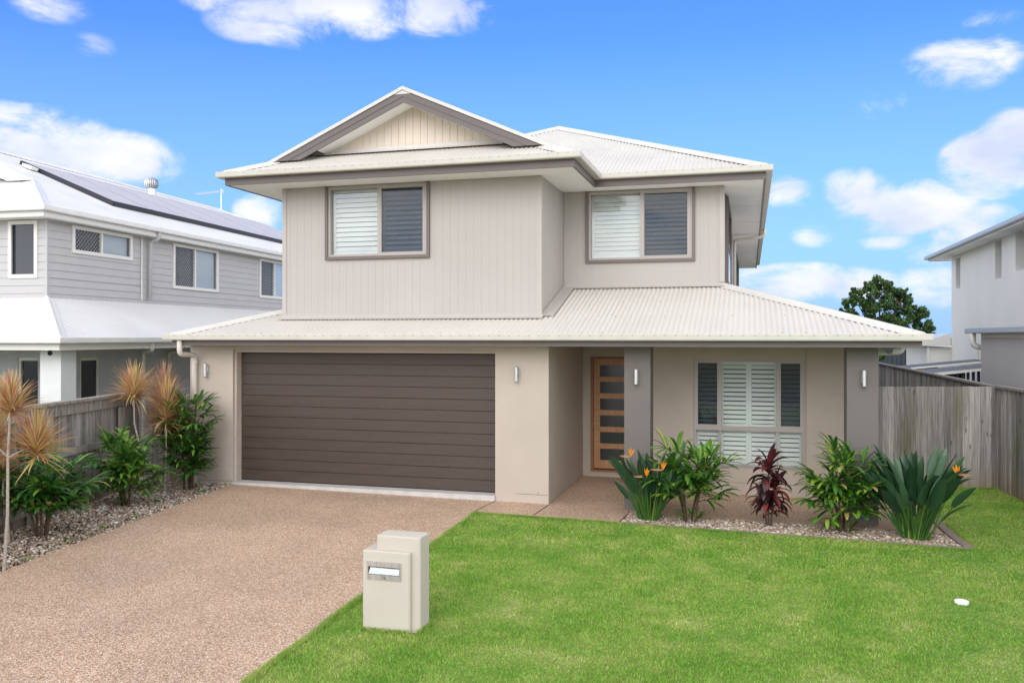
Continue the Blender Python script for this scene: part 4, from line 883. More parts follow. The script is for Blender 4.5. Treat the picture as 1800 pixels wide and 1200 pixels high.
# lower skirt roof
uE, vE_ = 1.6, -1.4; zE, tS = 2.46, .46; zTop = 3.40
mb = MB(); zw = zE + tS * (uE - uW)
corr(mb, [(uE, vE_, zE), (uE, 22, zE), (uW, 22, zw), (uW, vW, zw)], (0, 1, 0), .2, .005, 4)
corr(mb, [(uE, vE_, zE), (uW, vW, zw), (-12, vW, zw), (-12, vE_, zE)], (1, 0, 0), .2, .005, 4)
sr = mb.build('roof', 'nbroof', NL, O0, smooth=True)
mb = MB(); cap(mb, (uE, vE_, zE + .01), (uW, vW, zw + .01), .28, .15); mb.build('hip_cap', 'nbroof', sr, O0)
mb = MB(); mb.sweep([(-12, vE_ + .05, zE - .10), (uE - .05, vE_ + .05, zE - .10), (uE - .05, 22, zE - .10)], GB); mb.build('gutter', 'nbgut', NL, O0)
mb = MB(); mb.sweep([(-12, vE_ + .06, zE - .24), (uE - .06, vE_ + .06, zE - .24), (uE - .06, 22, zE - .24)], [(-.25, 0), (.0, 0), (.0, .14), (-.25, .14)]); mb.build('fascia', 'nbframe', NL, O0)
mb = MB(); mb.box(-11, uE - .32, vE_ + .3, 22, zE - .20, zE - .17); mb.build('porch_ceiling', 'soffit', NL, O0)
Fg1 = frame((0, 0, 0), (0, 1, 0), (1, 0, 0)); Fg2 = frame((-11, .98, 0), (1, 0, 0), (0, -1, 0))
wallgrid(Fg1, .98, 20, -.3, zE - .2, [(1.13, 1.78, 0, 2.0)], .2).build('wall', 'nbwall', NL, O0)
wallgrid(Fg2, 0, 10.8, -.3, zE - .2, [(9.42, 9.98, 0, 2.0)], .2).build('wall', 'nbwall', NL, O0)
for F_, a, b in ((Fg1, 1.13, 1.78), (Fg2, 9.42, 9.98)):
    q = MB(); q.fb(F_, a, a + .06, 0, 2.0, -.12, -.03); q.fb(F_, b - .02, b, 0, 2.0, -.12, -.03); q.fb(F_, a + .06, b - .02, 1.93, 2.0, -.12, -.03); dd = q.build('door', 'nbframe', NL, O0)
    q = MB(); q.fb(F_, a + .06, b - .02, 0, 1.93, -.10, -.08); q.build('screen_panel', 'nbdark', dd, O0)
q = MB(); q.box(.70, 1.2, -.90, -.46, -.3, zE - .2); q.build('pillar', 'nbpill', NL, O0)
q = MB(); q.tube([(1.12, -1.12, zE - .28), (1.20, -1.2, zE - .31)], .045, 12); q.tube([(1.16, -1.13, zE - .24), (1.16, -1.13, zE - .28)], .02, 8); q.build('camera', 'nbdark', NL, O0)
q = MB(); q.tube(arc_pipe([(-.05, 4.15, 5.29), (-.05, 4.15, 5.10), (-.30, 4.15, 5.04), (-.32, 4.15, 3.5)], .05, .09), .05, 12); q.build('downpipe', 'nbclad', NL, O0, smooth=True)
q = MB(); q.tube([(-.355, 3.85, 5.1), (-.355, 3.85, 3.46)], .018, 8); q.build('conduit', 'nbframe', NL, O0)
q = MB(); q.tube(arc_pipe([(1.55, 1.6, zE - .05), (1.55, 1.6, 2.18), (.10, 3.3, 2.10), (.08, 3.3, -.2)], .05, .12), .05, 12); q.build('downpipe', 'pipew', NL, O0, smooth=True)
q = MB(); q.tube(arc_pipe([(.06, 4.9, 2.1), (.12, 4.35, 2.05), (.12, 4.3, -.2)], .04, .06), .04, 10); q.build('downpipe', 'pipe', NL, O0, smooth=True)
q = MB(); q.box(.001, .02, 4.45, 5.6, .6, 1.95); q.build('meter_panel', 'nbwall', NL, O0)
# solar panels, vent, aerial
SA = empty('solar_array', Matrix.Translation((NC[0], NC[1], 0)) @ Matrix.Rotation(NA, 4, 'Z') @ Vector((0, 0, 0)), NA, 'row of grey solar panels with black edge frame on the white roof', 'solar panels')
def Ps(u, v, h): return Vector((u, v, zN - .04 - tN * u)) + Vector((tN, 0, 1)).normalized() * h
cw = 1.74; v0 = 4.75
for k in range(8):
    a = v0 + k * cw; b = a + cw - .03; q = MB()
    q.hexa([Ps(-4.95, a, .07), Ps(-1.92, a, .07), Ps(-1.92, b, .07), Ps(-4.95, b, .07), Ps(-4.95, a, .11), Ps(-1.92, a, .11), Ps(-1.92, b, .11), Ps(-4.95, b, .11)])
    pn = q.build('panel', 'panelframe', SA, O0); q = MB(); q.hexa([Ps(-4.93, a + .015, .1101), Ps(-1.94, a + .015, .1101), Ps(-1.94, b - .015, .1101), Ps(-4.93, b - .015, .1101), Ps(-4.93, a + .015, .113), Ps(-1.94, a + .015, .113), Ps(-1.94, b - .015, .113), Ps(-4.93, b - .015, .113)]); q.build('cells', 'panel', pn, O0)
q = MB(); q.hexa([Ps(-1.915, v0 - .02, -.02), Ps(-1.88, v0 - .02, -.02), Ps(-1.88, v0 + 8 * cw, -.02), Ps(-1.915, v0 + 8 * cw, -.02), Ps(-1.915, v0 - .02, .10), Ps(-1.88, v0 - .02, .10), Ps(-1.88, v0 + 8 * cw, .10), Ps(-1.915, v0 + 8 * cw, .10)])
q.hexa([Ps(-4.95, v0 - .04, -.02), Ps(-1.9, v0 - .04, -.02), Ps(-1.9, v0 - .005, -.02), Ps(-4.95, v0 - .005, -.02), Ps(-4.95, v0 - .04, .10), Ps(-1.9, v0 - .04, .10), Ps(-1.9, v0 - .005, .10), Ps(-4.95, v0 - .005, .10)])
q.build('skirt_mesh', 'panelframe', SA, O0)
q = MB(); q.hexa([Ps(-4.6, 4.4, .02), Ps(-4.3, 4.4, .02), Ps(-4.3, 4.66, .02), Ps(-4.6, 4.66, .02), Ps(-4.6, 4.4, .10), Ps(-4.3, 4.4, .10), Ps(-4.3, 4.66, .10), Ps(-4.6, 4.66, .10)]); q.build('isolator_box', 'nbframe', SA, O0)
vr = Matrix.Translation((NC[0], NC[1], 0)) @ Matrix.Rotation(NA, 4, 'Z') @ Vector((-5.15, 11.0, zN + .42 * 5.15 - .05))
VT = empty('roof_vent', vr, 0, 'round finned metal roof ventilator above the solar panels', 'roof vent')
q = MB(); q.tube([(0, 0, -.15), (0, 0, .28), (0, 0, .30)], [.17, .15, .19], 24); q.build('base', 'vent', VT, O0)
q = MB(); q.tube([(0, 0, .30), (0, 0, .34), (0, 0, .6), (0, 0, .64), (0, 0, .66)], [.15, .19, .19, .12, .03], 24); vh = q.build('head', 'nbdark', VT, O0)
q = MB()
for k in range(22):
    w = 2 * math.pi * k / 22; pr = [(.19, .31), (.235, .40), (.245, .47), (.235, .54), (.19, .62), (.08, .68)]
    A = [(math.cos(w) * r, math.sin(w) * r, z) for r, z in pr]; B2 = [(math.cos(w + .19) * r * .97, math.sin(w + .19) * r * .97, z) for r, z in pr]
    q.add(A + B2, [(i, i + 1, i + 7, i + 6) for i in range(5)])
q.tube([(0, 0, .655), (0, 0, .70)], [.10, .05], 16); q.build('fins', 'vent', vh, O0)
an = Matrix.Translation((NC[0], NC[1], 0)) @ Matrix.Rotation(NA, 4, 'Z') @ Vector((-6.2, 17.3, 7.9))
AN = empty('antenna', an, 0, 'thin grey television aerial on a pole above the white roof', 'antenna')
q = MB(); q.tube([(0, 0, -.2), (0, 0, 1.0)], .022, 8); q.build('mast', 'vent', AN, O0)
q = MB(); q.tube([(.12, 0, .90), (-1.05, -.25, .78)], .014, 6)
for k in range(11): 
    x = -.05 - k * .1; q.tube([(x - .02, -.20 + x * .21, .895 + x * .1), (x + .02, .20 + x * .21, .895 + x * .1)], .007, 5)
q.tube([(.1, 0, .82), (.1, 0, .98)], .01, 5); q.build('boom', 'vent', AN, O0)

# ================================================================== RIGHT NEIGHBOUR
NR = empty('house', (9, 22, -.3), 0, 'pale grey rendered two-storey house beyond the right fence', 'house')
F = frame((6.85, 32.7, 0), (0, -1, 0), (-1, 0, 0)); RWN = [(.42, 1.08, 4.13, 5.16), (5.27, 5.95, 4.15, 5.245), (7.24, 9.3, 4.24, 5.26)]
wallgrid(F, 0, 20, -.6, 5.27, RWN, .28).build('wall', 'rnwall', NR)
for (a, b, c, d) in RWN:
    q = MB(); q.fb(F, a, b, c, d, -.27, -.25); w = q.build('window', 'nbdark', NR); q = MB(); q.fb(F, a, a + .04, c, d, -.249, -.21); q.fb(F, b - .04, b, c, d, -.249, -.21); q.fb(F, a + .04, b - .04, c, c + .04, -.249, -.21); q.fb(F, a + .04, b - .04, d - .04, d, -.249, -.21); q.build('frame', 'rngut', w)
Fb2 = frame((6.85, 32.7, 0), (1, 0, 0), (0, 1, 0)); q = MB(); q.box(6.85, 15, 32.701, 32.9, -.6, 5.27); q.build('wall', 'rnwall', NR)
q = MB(); q.box(6.35, 15, 12, 34.2, 5.271, 5.30); q.build('soffit', 'soffit', NR)
q = MB(); q.sweep([(15, 34.2, 5.25), (6.35, 34.2, 5.25), (6.35, 12, 5.25)], [(-.02, 0), (.012, 0), (.012, .13), (-.02, .13)]); q.build('fascia', 'nbframe', NR)
q = MB(); q.sweep([(15, 34.2, 5.31), (6.35, 34.2, 5.31), (6.35, 12, 5.31)], GB); q.build('gutter', 'rngut', NR)
q = MB(); q.quad((6.3, 12, 5.42), (6.3, 34.25, 5.42), (15, 34.25, 6.2), (15, 12, 6.2)); q.build('roof', 'rngut', NR)
# nearer single storey wing
F = frame((4.92, 20.6, 0), (0, -1, 0), (-1, 0, 0)); wallgrid(F, 0, 10, -.6, 2.56, [], .2).build('wall', 'rnlow', NR)
q = MB(); q.box(4.92, 9, 20.601, 20.8, -.6, 2.56); q.build('wall', 'rnlow', NR)
q = MB(); q.fb(F, -.0, 10, 2.47, 2.56, .0005, .02); q.build('fascia', 'rnwall', NR)
q = MB(); q.sweep([(9, 21.3, 2.565), (4.86, 21.3, 2.565), (4.86, 10, 2.565)], GB); q.build('gutter', 'rngut', NR)
q = MB(); q.box(4.85, 9, 10, 21.3, 2.563, 2.60); q.build('roof', 'rngut', NR)
q = MB(); q.tube(arc_pipe([(4.78, 20.9, 2.57), (4.78, 20.9, 2.28), (5.0, 20.9, 2.25), (5.2, 20.9, 2.25)], .05, .12), .06, 12); q.build('downpipe', 'nbframe', NR, smooth=True)
q = MB(); q.box(6.80, 6.849, 29.0, 29.12, 1.75, 2.15); q.box(6.80, 6.849, 28.0, 28.08, 1.8, 2.1); q.build('meter_box', 'pipe', NR)
# rear wing
q = MB(); q.box(6.22, 12, 33.3, 38, -.6, 2.12); q.build('wall', 'rnwall', NR)
q = MB(); q.hexa([(5.9, 33.0, 2.16), (6.84, 33.0, 2.16), (6.84, 39, 2.16), (5.9, 39, 2.16), (5.9, 33.0, 2.30), (6.84, 33.0, 2.60), (6.84, 39, 2.60), (5.9, 39, 2.30)]); q.build('roof', 'nbroof', NR)
q = MB(); q.sweep([(5.9, 39, 2.22), (5.9, 33.0, 2.22)], GB); q.build('gutter', 'rngut', NR)
q = MB(); q.tube([(6.16, 33.2, 2.2), (6.16, 33.2, -.3)], .05, 10); q.build('downpipe', 'nbframe', NR)
# low shed in the side yard next door
SH = empty('shed', (5.4, 25, -.3), 0, 'low shed with grey ribbed lean-to roof and white posts beyond the side fence', 'shed')
q = MB(); corr(q, [(4.40, 23.6, 1.53), (4.40, 26.1, 1.57), (6.6, 26.1, 1.80), (6.6, 23.6, 1.80)], (0, 1, 0), .12, .012, 6); corr(q, [(4.40, 26.2, 1.57), (4.40, 28.6, 1.57), (6.6, 28.6, 1.80), (6.6, 26.2, 1.80)], (0, 1, 0), .12, .012, 6)
rf_ = q.build('roof', 'shedroof', SH, smooth=True)
q = MB(); q.box(4.34, 4.40, 23.55, 28.65, 1.50, 1.57); q.hexa([(4.4, 23.55, 1.49), (6.6, 23.55, 1.76), (6.6, 23.6, 1.76), (4.4, 23.6, 1.49), (4.4, 23.55, 1.56), (6.6, 23.55, 1.82), (6.6, 23.6, 1.82), (4.4, 23.6, 1.56)]); q.hexa([(4.4, 26.1, 1.57), (6.6, 26.1, 1.81), (6.6, 26.2, 1.81), (4.4, 26.2, 1.57), (4.4, 26.1, 1.61), (6.6, 26.1, 1.85), (6.6, 26.2, 1.85), (4.4, 26.2, 1.61)]); q.build('trim', 'nbframe', rf_)
for y in (23.65, 24.5, 25.3, 26.2, 27.2, 28.4): q = MB(); q.box(4.44, 4.50, y, y + .06, -.3, 1.52); q.build('post', 'nbframe', SH)
q = MB(); q.box(5.2, 5.25, 23.7, 28.5, -.3, 1.6); q.box(4.55, 5.19, 24.55, 24.6, -.3, 1.5); q.box(4.55, 5.19, 27.2, 27.25, -.3, 1.5)
k = 4.55
while k < 6.5: q.box(k, k + .07, 23.66, 23.69, -.3, 1.52 + (k - 4.4) * .11); k += .12
q.build('wall', 'panelframe', SH)

# ================================================================== PLANTS
def wprof(kind):
    return {'strap': lambda t: min(1, t * 6 + .35) * (1 - t ** 3.0), 'paddle': lambda t: math.sin(math.pi * min(1, .06 + t * .94)) ** .62 * (1.05 - .35 * t), 'lance': lambda t: math.sin(math.pi * (.05 + .93 * t)) ** .75, 'rh': lambda t: min(1, .35 + t * 2.2) * (1 if t < .75 else 1 - ((t - .75) / .25) ** 2 * .75)}[kind]
def leaf(mb, base, d, L_, w, droop, kind='strap', seg=6, fold=.25, mi=0, twist=0, up=None):
    p = Vector(base); d = Vector(d).normalized(); f = wprof(kind); st = L_ / seg
    sd = d.cross(Z); 
    if sd.length < .05: sd = Vector((1, 0, 0))
    sd.normalize()
    if twist: sd = Matrix.Rotation(twist, 3, d) @ sd
    b = len(mb.v)
    for i in range(seg + 1):
        t = i / seg; nr = sd.cross(d).normalized(); ww = w * max(.04, f(t)) * .5
        c = p; mb.v += [tuple(c - sd * ww + nr * ww * fold), tuple(c), tuple(c + sd * ww + nr * ww * fold)]
        p = p + d * st; d = (d + Vector((0, 0, -droop * st * (1 + t * 1.5)))).normalized()
        sd = (sd - d * sd.dot(d)).normalized()
    for i in range(seg):
        k = b + i * 3; mb.f += [(k, k + 1, k + 4, k + 3), (k + 1, k + 2, k + 5, k + 4)]; mb.m += [mi, mi]
    return p
def rdir(rd, az, el): return Vector((math.cos(az) * math.cos(el), math.sin(az) * math.cos(el), math.sin(el)))

def rhapis(name, loc, h, spread, canes, seed, m, label, leaves=None, fs=.30, low=.3, lean=None, nshoot=0):
    rd = random.Random(seed); root = empty(name, loc, 0, label, 'palm', 'lady palms'); cn = MB(); lf = MB()
    for c in range(canes):
        az = 2 * math.pi * c / canes + rd.uniform(-.5, .5); r0 = rd.uniform(.02, .09); r1 = spread * rd.uniform(.15, .45); hc = h * rd.uniform(.55, .88) if c else h * .86
        if lean: az = lean + rd.uniform(-.8, .8)
        pts = [Vector((math.cos(az) * (r0 + (r1 - r0) * t ** 1.3) , math.sin(az) * (r0 + (r1 - r0) * t ** 1.3), hc * t)) for t in (0, .25, .5, .75, 1)]
        cn.tube([p - Z * (.05 if i == 0 else 0) for i, p in enumerate(pts)], [.016, .015, .014, .013, .010], 7)
        n = int((leaves or 8) * 1.35)
        for k in range(n):
            t = low + (1 - low) * (k + rd.random() * .6) / n; t = min(1, t); i = min(3, int(t * 4)); q = pts[i].lerp(pts[i + 1], t * 4 - i)
            a = k * 2.4 + rd.uniform(-.5, .5) + c; el = R(rd.uniform(5, 50)) if t < .85 else R(rd.uniform(30, 68)); pl = spread * rd.uniform(.22, .5)
            d = rdir(rd, a, el); e = q + d * pl + Z * (-.25 * pl * pl); cn.tube([q, q + d * pl * .5, e], [.005, .004, .003], 5, 1)
            ns = rd.randint(7, 10); fl = fs * 1.15 * rd.uniform(.78, 1.12); side = d.cross(Z); side = side.normalized() if side.length > .05 else Vector((1, 0, 0)); nv = side.cross(d).normalized()
            tilt = rd.uniform(-.15, .25)
            for s in range(ns):
                w = (s / (ns - 1) - .5) * R(rd.uniform(165, 200)); dd = d * math.cos(w) + side * math.sin(w); dd = (dd + nv * (tilt + .12 * math.cos(w * 2)) + Z * rd.uniform(-.05, .12)).normalized()
                leaf(lf, e, dd, fl * (1 - .28 * abs(s / (ns - 1) - .5) * 2) * rd.uniform(.9, 1.05), .043 * rd.uniform(.8, 1.25) * (fs / .3), rd.uniform(.6, 3.2), 'rh', 5, .3)
    for k in range(nshoot):
        a = rd.uniform(0, 6.28); q = Vector((math.cos(a) * rd.uniform(.03, .16), math.sin(a) * rd.uniform(.03, .16), rd.uniform(.0, .12)))
        for s in range(6): leaf(lf, q, rdir(rd, a + rd.uniform(-1.2, 1.2), R(rd.uniform(10, 70))), rd.uniform(.10, .18), .026, 4, 'rh', 4, .3)
    cn.build('stem', ['browncane', m], root, O0); lf.build('leaves', m, root, O0, smooth=True); return root

def strelitzia(loc, h, spread, n, seed, label, flowers):
    rd = random.Random(seed); root = empty('bird_of_paradise_plant', loc, 0, label, 'plant', 'bird of paradise plants'); st = MB(); lf = MB()
    for k in range(n):
        az = k * 2.39996 + rd.uniform(-.3, .3); f = (k / n); tilt = R(rd.triangular(1, 42, 9 + 16 * f)); r0 = .03 + .11 * rd.random(); Lt = h * rd.uniform(.36, .64) * (1 - .22 * f)
        d = rdir(rd, az, math.pi / 2 - tilt); b = Vector((math.cos(az) * r0, math.sin(az) * r0, -.03)); out = Vector((math.cos(az), math.sin(az), 0))
        pts = [b + d * Lt * t + out * (.05 * spread * t * t) for t in (0, .33, .66, 1)]
        st.tube(pts, [.015, .009, .007, .006], 6)
        dd = (pts[3] - pts[2]).normalized(); ll = h * rd.uniform(.28, .44); leaf(lf, pts[3] - dd * .02, dd + out * .08, ll, ll * rd.uniform(.25, .34), rd.uniform(.1, 1.0), 'paddle', 8, rd.uniform(.25, .75), 0, rd.uniform(-1.3, 1.3))
    for k in range(int(n * 1.3)):    # young sheaths and cut stalks at the base
        az = rd.uniform(0, 6.28); b = Vector((math.cos(az) * rd.uniform(0, .16), math.sin(az) * rd.uniform(0, .16), -.02)); d = rdir(rd, az, R(rd.uniform(60, 86))); L_ = rd.uniform(.15, .45) * h; st.tube([b, b + d * L_ * .5, b + d * L_], [.014, .011, .006], 6)
    st.build('stem', 'bopstem', root, O0); lf.build('leaves', 'bop', root, O0, smooth=True)
    for (x, y, z, ang) in flowers:
        fs = MB(); b = Vector((x * .35, y * .35, 0)); t = Vector((x, y, z)); fs.tube([b, b.lerp(t, .55) + Z * .02, t], [.008, .007, .007], 6); s_ = fs.build('flower_stalk', 'bopstem', root, O0)
        dr = Vector((math.cos(ang), math.sin(ang) * .3, -.02)); q = MB(); leaf(q, t - dr * .02, dr, .19, .022, .1, 'lance', 5, .9); leaf(q, t - dr * .02 - Z * .004, dr, .19, .022, .1, 'lance', 5, -.9); q.build('bract', 'bract', s_, O0)
        q = MB()
        for w, L_ in ((98, .125), (118, .12), (76, .11)):
            e = Vector((math.cos(R(w)) * (1 if math.cos(ang) > 0 else -1), rd.uniform(-.25, .25), math.sin(R(w)))); leaf(q, t, e, L_, .024, .2, 'lance', 5, .5); leaf(q, t, e, L_ * .96, .026, .2, 'lance', 5, .4, 0, 1.57)
        q.build('petals', 'flower', s_, O0)
    return root

def cordyline_red(loc, h, seed, label):
    rd = random.Random(seed); root = empty('cordyline_plant', loc, 0, label, 'plant'); st = MB(); lf = MB()
    for (ox, oy, hh, s0) in ((0, 0, h, 1), (.05, .03, h * .70, .85), (-.04, .02, h * .52, .8)):
        pts = [Vector((ox * .5, oy * .5, -.04)), Vector((ox, oy, hh * .3)), Vector((ox * 1.6, oy * 1.4, hh * .62)), Vector((ox * 2.0, oy * 1.6, hh * .80))]; st.tube(pts, [.012, .011, .010, .008], 8)
        n = int(46 * hh)
        for k in range(n):
            t = .30 + .70 * k / n; i = min(2, int(t * 3)); q = pts[i].lerp(pts[i + 1], t * 3 - i); top = max(0, (t - .72) / .28); el = R(12 + 65 * top + rd.uniform(-10, 12))
            if t < .45 and rd.random() < .35: continue
            leaf(lf, q, rdir(rd, k * 2.4 + rd.uniform(-.4, .4), el), rd.uniform(.27, .38) * s0, rd.uniform(.07, .10) * s0, rd.uniform(3.0, 6.5) * (1 - .6 * top), 'lance', 7, .35, 0, rd.uniform(-.4, .4))
    st.build('stem', 'browncane', root, O0); lf.build('leaves', 'red', root, O0, smooth=True); return root

def dracaena(loc, heads, seed, label, m='tricolor', stemr=.016):
    rd = random.Random(seed); root = empty('dragon_tree', loc, 0, label, 'plant'); 
    for hi, (x, y, z, r, low, dens) in enumerate(heads):
        st = MB(); tp = Vector((x, y, z))
        if hi == 0: st.tube([Vector((x * .25, y * .25, -.05)), Vector((x * .55 + .02, y * .5, z * .35)), Vector((x * .9 - .02, y * .9, z * .72)), tp], [stemr * 1.15, stemr, stemr * .9, stemr * .7], 8)
        else: h_ = heads[0]; b_ = Vector((h_[0] * .72 + .005, h_[1] * .72, h_[2] * .70)); st.tube([b_, b_.lerp(tp, .5) + Z * .02, tp], [stemr * .7, stemr * .65, stemr * .6], 8)
        st.build('stem', 'palestem', root, O0)
        lf = MB(); n = int(260 * dens)
        for k in range(n):
            f = k / n; el = R(86 - 74 * f ** .9 - (40 * max(0, f - .86) * 7 * rd.random()) + rd.uniform(-13, 13)); p = tp - Z * low * f * rd.uniform(.7, 1.1) + Z * .04; L_ = r * rd.uniform(.62, 1.12)
            leaf(lf, p, rdir(rd, k * 2.39996 + rd.uniform(-.3, .3), el), L_, rd.uniform(.015, .022), rd.uniform(-.1, .9) + 1.0 * f * rd.random(), 'strap', 6, .5)
        lf.build('leaves', m, root, O0, smooth=True)
    return root

rhapis('lady_palm', (-8.55, 8.66, gz(-8.5)), .85, .72, 6, 11, 'rhapis', 'broad dark green palm nearest the front of the left fence', leaves=9, fs=.33, low=.38)
rhapis('lady_palm', (-8.93, 10.55, gz(-8.9)), .98, .70, 6, 12, 'rhapis2', 'bushy bright green palm in the middle of the left bed', leaves=8, fs=.31, low=.3, nshoot=4)
rhapis('lady_palm', (-8.86, 11.95, gz(-8.8)), 1.62, .56, 7, 13, 'rhapis', 'tall narrow green palm beside the garage corner downpipe', leaves=11, fs=.29, low=.2)
rhapis('lady_palm', (-.80, 12.05, gz(-.8)), .95, .72, 6, 14, 'rhapis2', 'round light green palm left of the dark red plant', leaves=9, fs=.30, low=.42, nshoot=6)
rhapis('lady_palm', (1.20, 12.05, gz(1.2)), 1.0, .70, 7, 15, 'rhapis2', 'wide green palm in front of the right pillar', leaves=8, fs=.31, low=.25, nshoot=5)
strelitzia((-1.36, 12.05, gz(-1.36)), 1.10, .6, 54, 21, 'strappy blue-green plant with three orange flowers by the left pillar', [(-.24, -.22, .90, 2.2), (.0, -.42, .66, 3.1), (.22, -.40, .76, 2.5)])
strelitzia((2.05, 11.95, gz(2.05)), 1.34, .7, 74, 22, 'largest strappy plant with one orange flower at the right end of the pebble bed', [(.42, -.38, .90, .05)])
cordyline_red((.25, 12.1, gz(.25)), 1.02, 31, 'dark burgundy leafy plant in front of the lower window')
dracaena((-7.70, 7.25, gz(-7.7)), [(.06, .06, 1.74, .40, .10, 1.0), (.16, .30, 1.30, .46, .16, 1.0), (-.28, .15, 1.32, .45, .15, .9)], 41, 'pale-stemmed plant with orange grassy heads at the left edge of the photo')
dracaena((-9.28, 11.55, 0), [(-.14, -.2, 1.55, .55, .08, 1.0)], 42, 'single spiky orange-green head on a thin pale stem above the left fence')
dracaena((-9.42, 12.0, 0), [(.06, .0, 1.52, .56, .6, 1.7), (.12, .05, 1.2, .5, .4, 1.2)], 43, 'tall russet grassy head in the middle of the spiky cluster near the garage', 'tricolor2')
dracaena((-9.18, 11.75, 0), [(.10, -.05, 1.38, .48, .42, 1.3)], 44, 'lower orange grassy head on a leaning stem next to the tall palm', 'tricolor')
dracaena((-8.62, 8.25, 0), [(-.16, .05, .82, .36, .12, .7)], 45, 'small russet spiky plant low behind the front palm', 'tricolor2')
# plant showing over the left fence
rhapis('potted_shrub', (-9.75, 9.25, -.1), 1.60, .4, 3, 46, 'rhapis', 'dark leaves showing over the top of the left fence', leaves=5, fs=.25, low=.75)
# weeds in the pebbles
rdw = random.Random(9)
for (x, y) in ((-7.82, 7.75), (-8.02, 8.95), (-8.12, 9.25), (-8.2, 9.9), (-8.62, 10.9), (-9.2, 10.0), (-8.5, 11.8), (-8.15, 8.6), (1.0, 12.28)):
    mb = MB(); r = rdw.uniform(.03, .06)
    for k in range(16): leaf(mb, (rdw.uniform(-r, r), rdw.uniform(-r, r), -.01), rdir(rdw, rdw.uniform(0, 6.3), R(rdw.uniform(15, 75))), rdw.uniform(.04, .09), .022, 5, 'lance', 3, .3)
    o = mb.build('weed', 'weed', None, O0); o.location = (x, y, gz(x) - .01)
    tag(o, 'tiny light green weed sprouting between the pebbles', 'weed', 'weeds in the pebbles')

def tree(name, loc, blobs, n, seed, label, m, lsize, trunk, group=None):
    rd = random.Random(seed); root = empty(name, loc, 0, label, 'tree', group); tk = MB(); cl = []
    h0 = trunk[0]; tk.tube([(0, 0, -.6), (.05, 0, h0 * .5), (0, 0, h0)], [trunk[1] * 1.2, trunk[1], trunk[1] * .7], 10)
    for (bx, by, bz, r) in blobs:
        tk.tube([(0, 0, h0 * .8), (bx * .5, by * .5, (h0 + bz) * .5), (bx, by, bz)], [trunk[1] * .55, trunk[1] * .35, .02], 7)
        for k in range(int(30 * r)): 
            a = rdir(rd, rd.uniform(0, 6.3), math.asin(rd.uniform(-.7, 1))) * r * rd.uniform(.55, 1.08); cl.append((Vector((bx, by, bz)) + a, r * rd.uniform(.10, .30)))
            if rd.random() < .2: tk.tube([(bx, by, bz), cl[-1][0]], [.03, .01], 5)
    tk.build('trunk', 'trunk', root, O0)
    rg = np.random.default_rng(seed); c = np.array([tuple(p) for p, r in cl]); rr = np.array([r for p, r in cl]); i = rg.integers(0, len(cl), n)
    dv = rg.normal(0, 1, (n, 3)); dv /= np.linalg.norm(dv, axis=1)[:, None]; p = c[i] + dv * (rr[i] * rg.uniform(.1, 1, n) ** .5)[:, None] * np.array([1, 1, 1.05])
    t = rg.normal(0, 1, (n, 3)); t /= np.linalg.norm(t, axis=1)[:, None]; b = np.cross(t, dv); b /= (np.linalg.norm(b, axis=1)[:, None] + 1e-6); s = (lsize * rg.uniform(.6, 1.3, n))[:, None]
    v = np.stack([p - t * s, p + b * s * .45, p + t * s, p - b * s * .45], 1).reshape(-1, 3); f = np.arange(n * 4).reshape(-1, 4)
    o = mesh_np('crown', v, f, m); o.parent = root; return root
tree('broadleaf_tree', (6.9, 50, -.5), [(-.1, 0, 5.2, .95), (-1.1, .2, 4.7, .9), (.9, 0, 4.75, .9), (1.5, .1, 3.9, .9), (-1.7, 0, 3.9, .75), (.1, -.4, 4.0, 1.2), (2.1, .2, 3.3, .62), (-.6, 0, 5.75, .35), (.35, .1, 5.6, .4), (-2.05, .1, 4.3, .25), (1.2, 0, 5.3, .35), (0, .2, 2.7, 1.4), (-1.3, 0, 2.6, 1.1), (1.3, .2, 2.5, 1.0), (-1.35, 0, 5.45, .3), (2.5, 0, 3.0, .3)], 62000, 51, 'dark green leafy tree rising behind the right end of the lower roof', 'treeleaf', .075, (2.6, .16))
tree('shrub', (5.6, 39.0, -.5), [(-.3, 0, .9, .85), (.5, .1, .8, .7), (-1.1, 0, 1.0, .8), (0, .3, 1.6, .5)], 6500, 52, 'light green bushy shrub between the right pillar and the dark metal fence', 'bushleaf', .07, (.6, .06))
tree('shrub', (7.7, 42.0, -.5), [(0, 0, 1.15, .45), (-.4, 0, 1.0, .3)], 1500, 53, 'small grey-green shrub in front of the dark metal fence', 'bushleaf', .07, (.6, .04))
for i, (x, y, r, s) in enumerate(((7.6, 70, 1.9, 54), (11, 72, 2.2, 55), (4.5, 75, 2.0, 56))):
    tree('shrub', (x, y, -.8), [(0, 0, 1.1, r * .6), (r * .6, 0, 1.0, r * .5), (-r * .6, 0, 1.1, r * .5)], 2600, s, ['distant green bush just right of the dark metal fence', 'farthest green bush behind the pale house next door', 'distant green bush behind the tall leafy tree'][i], 'bushleaf', .12, (.8, .08))

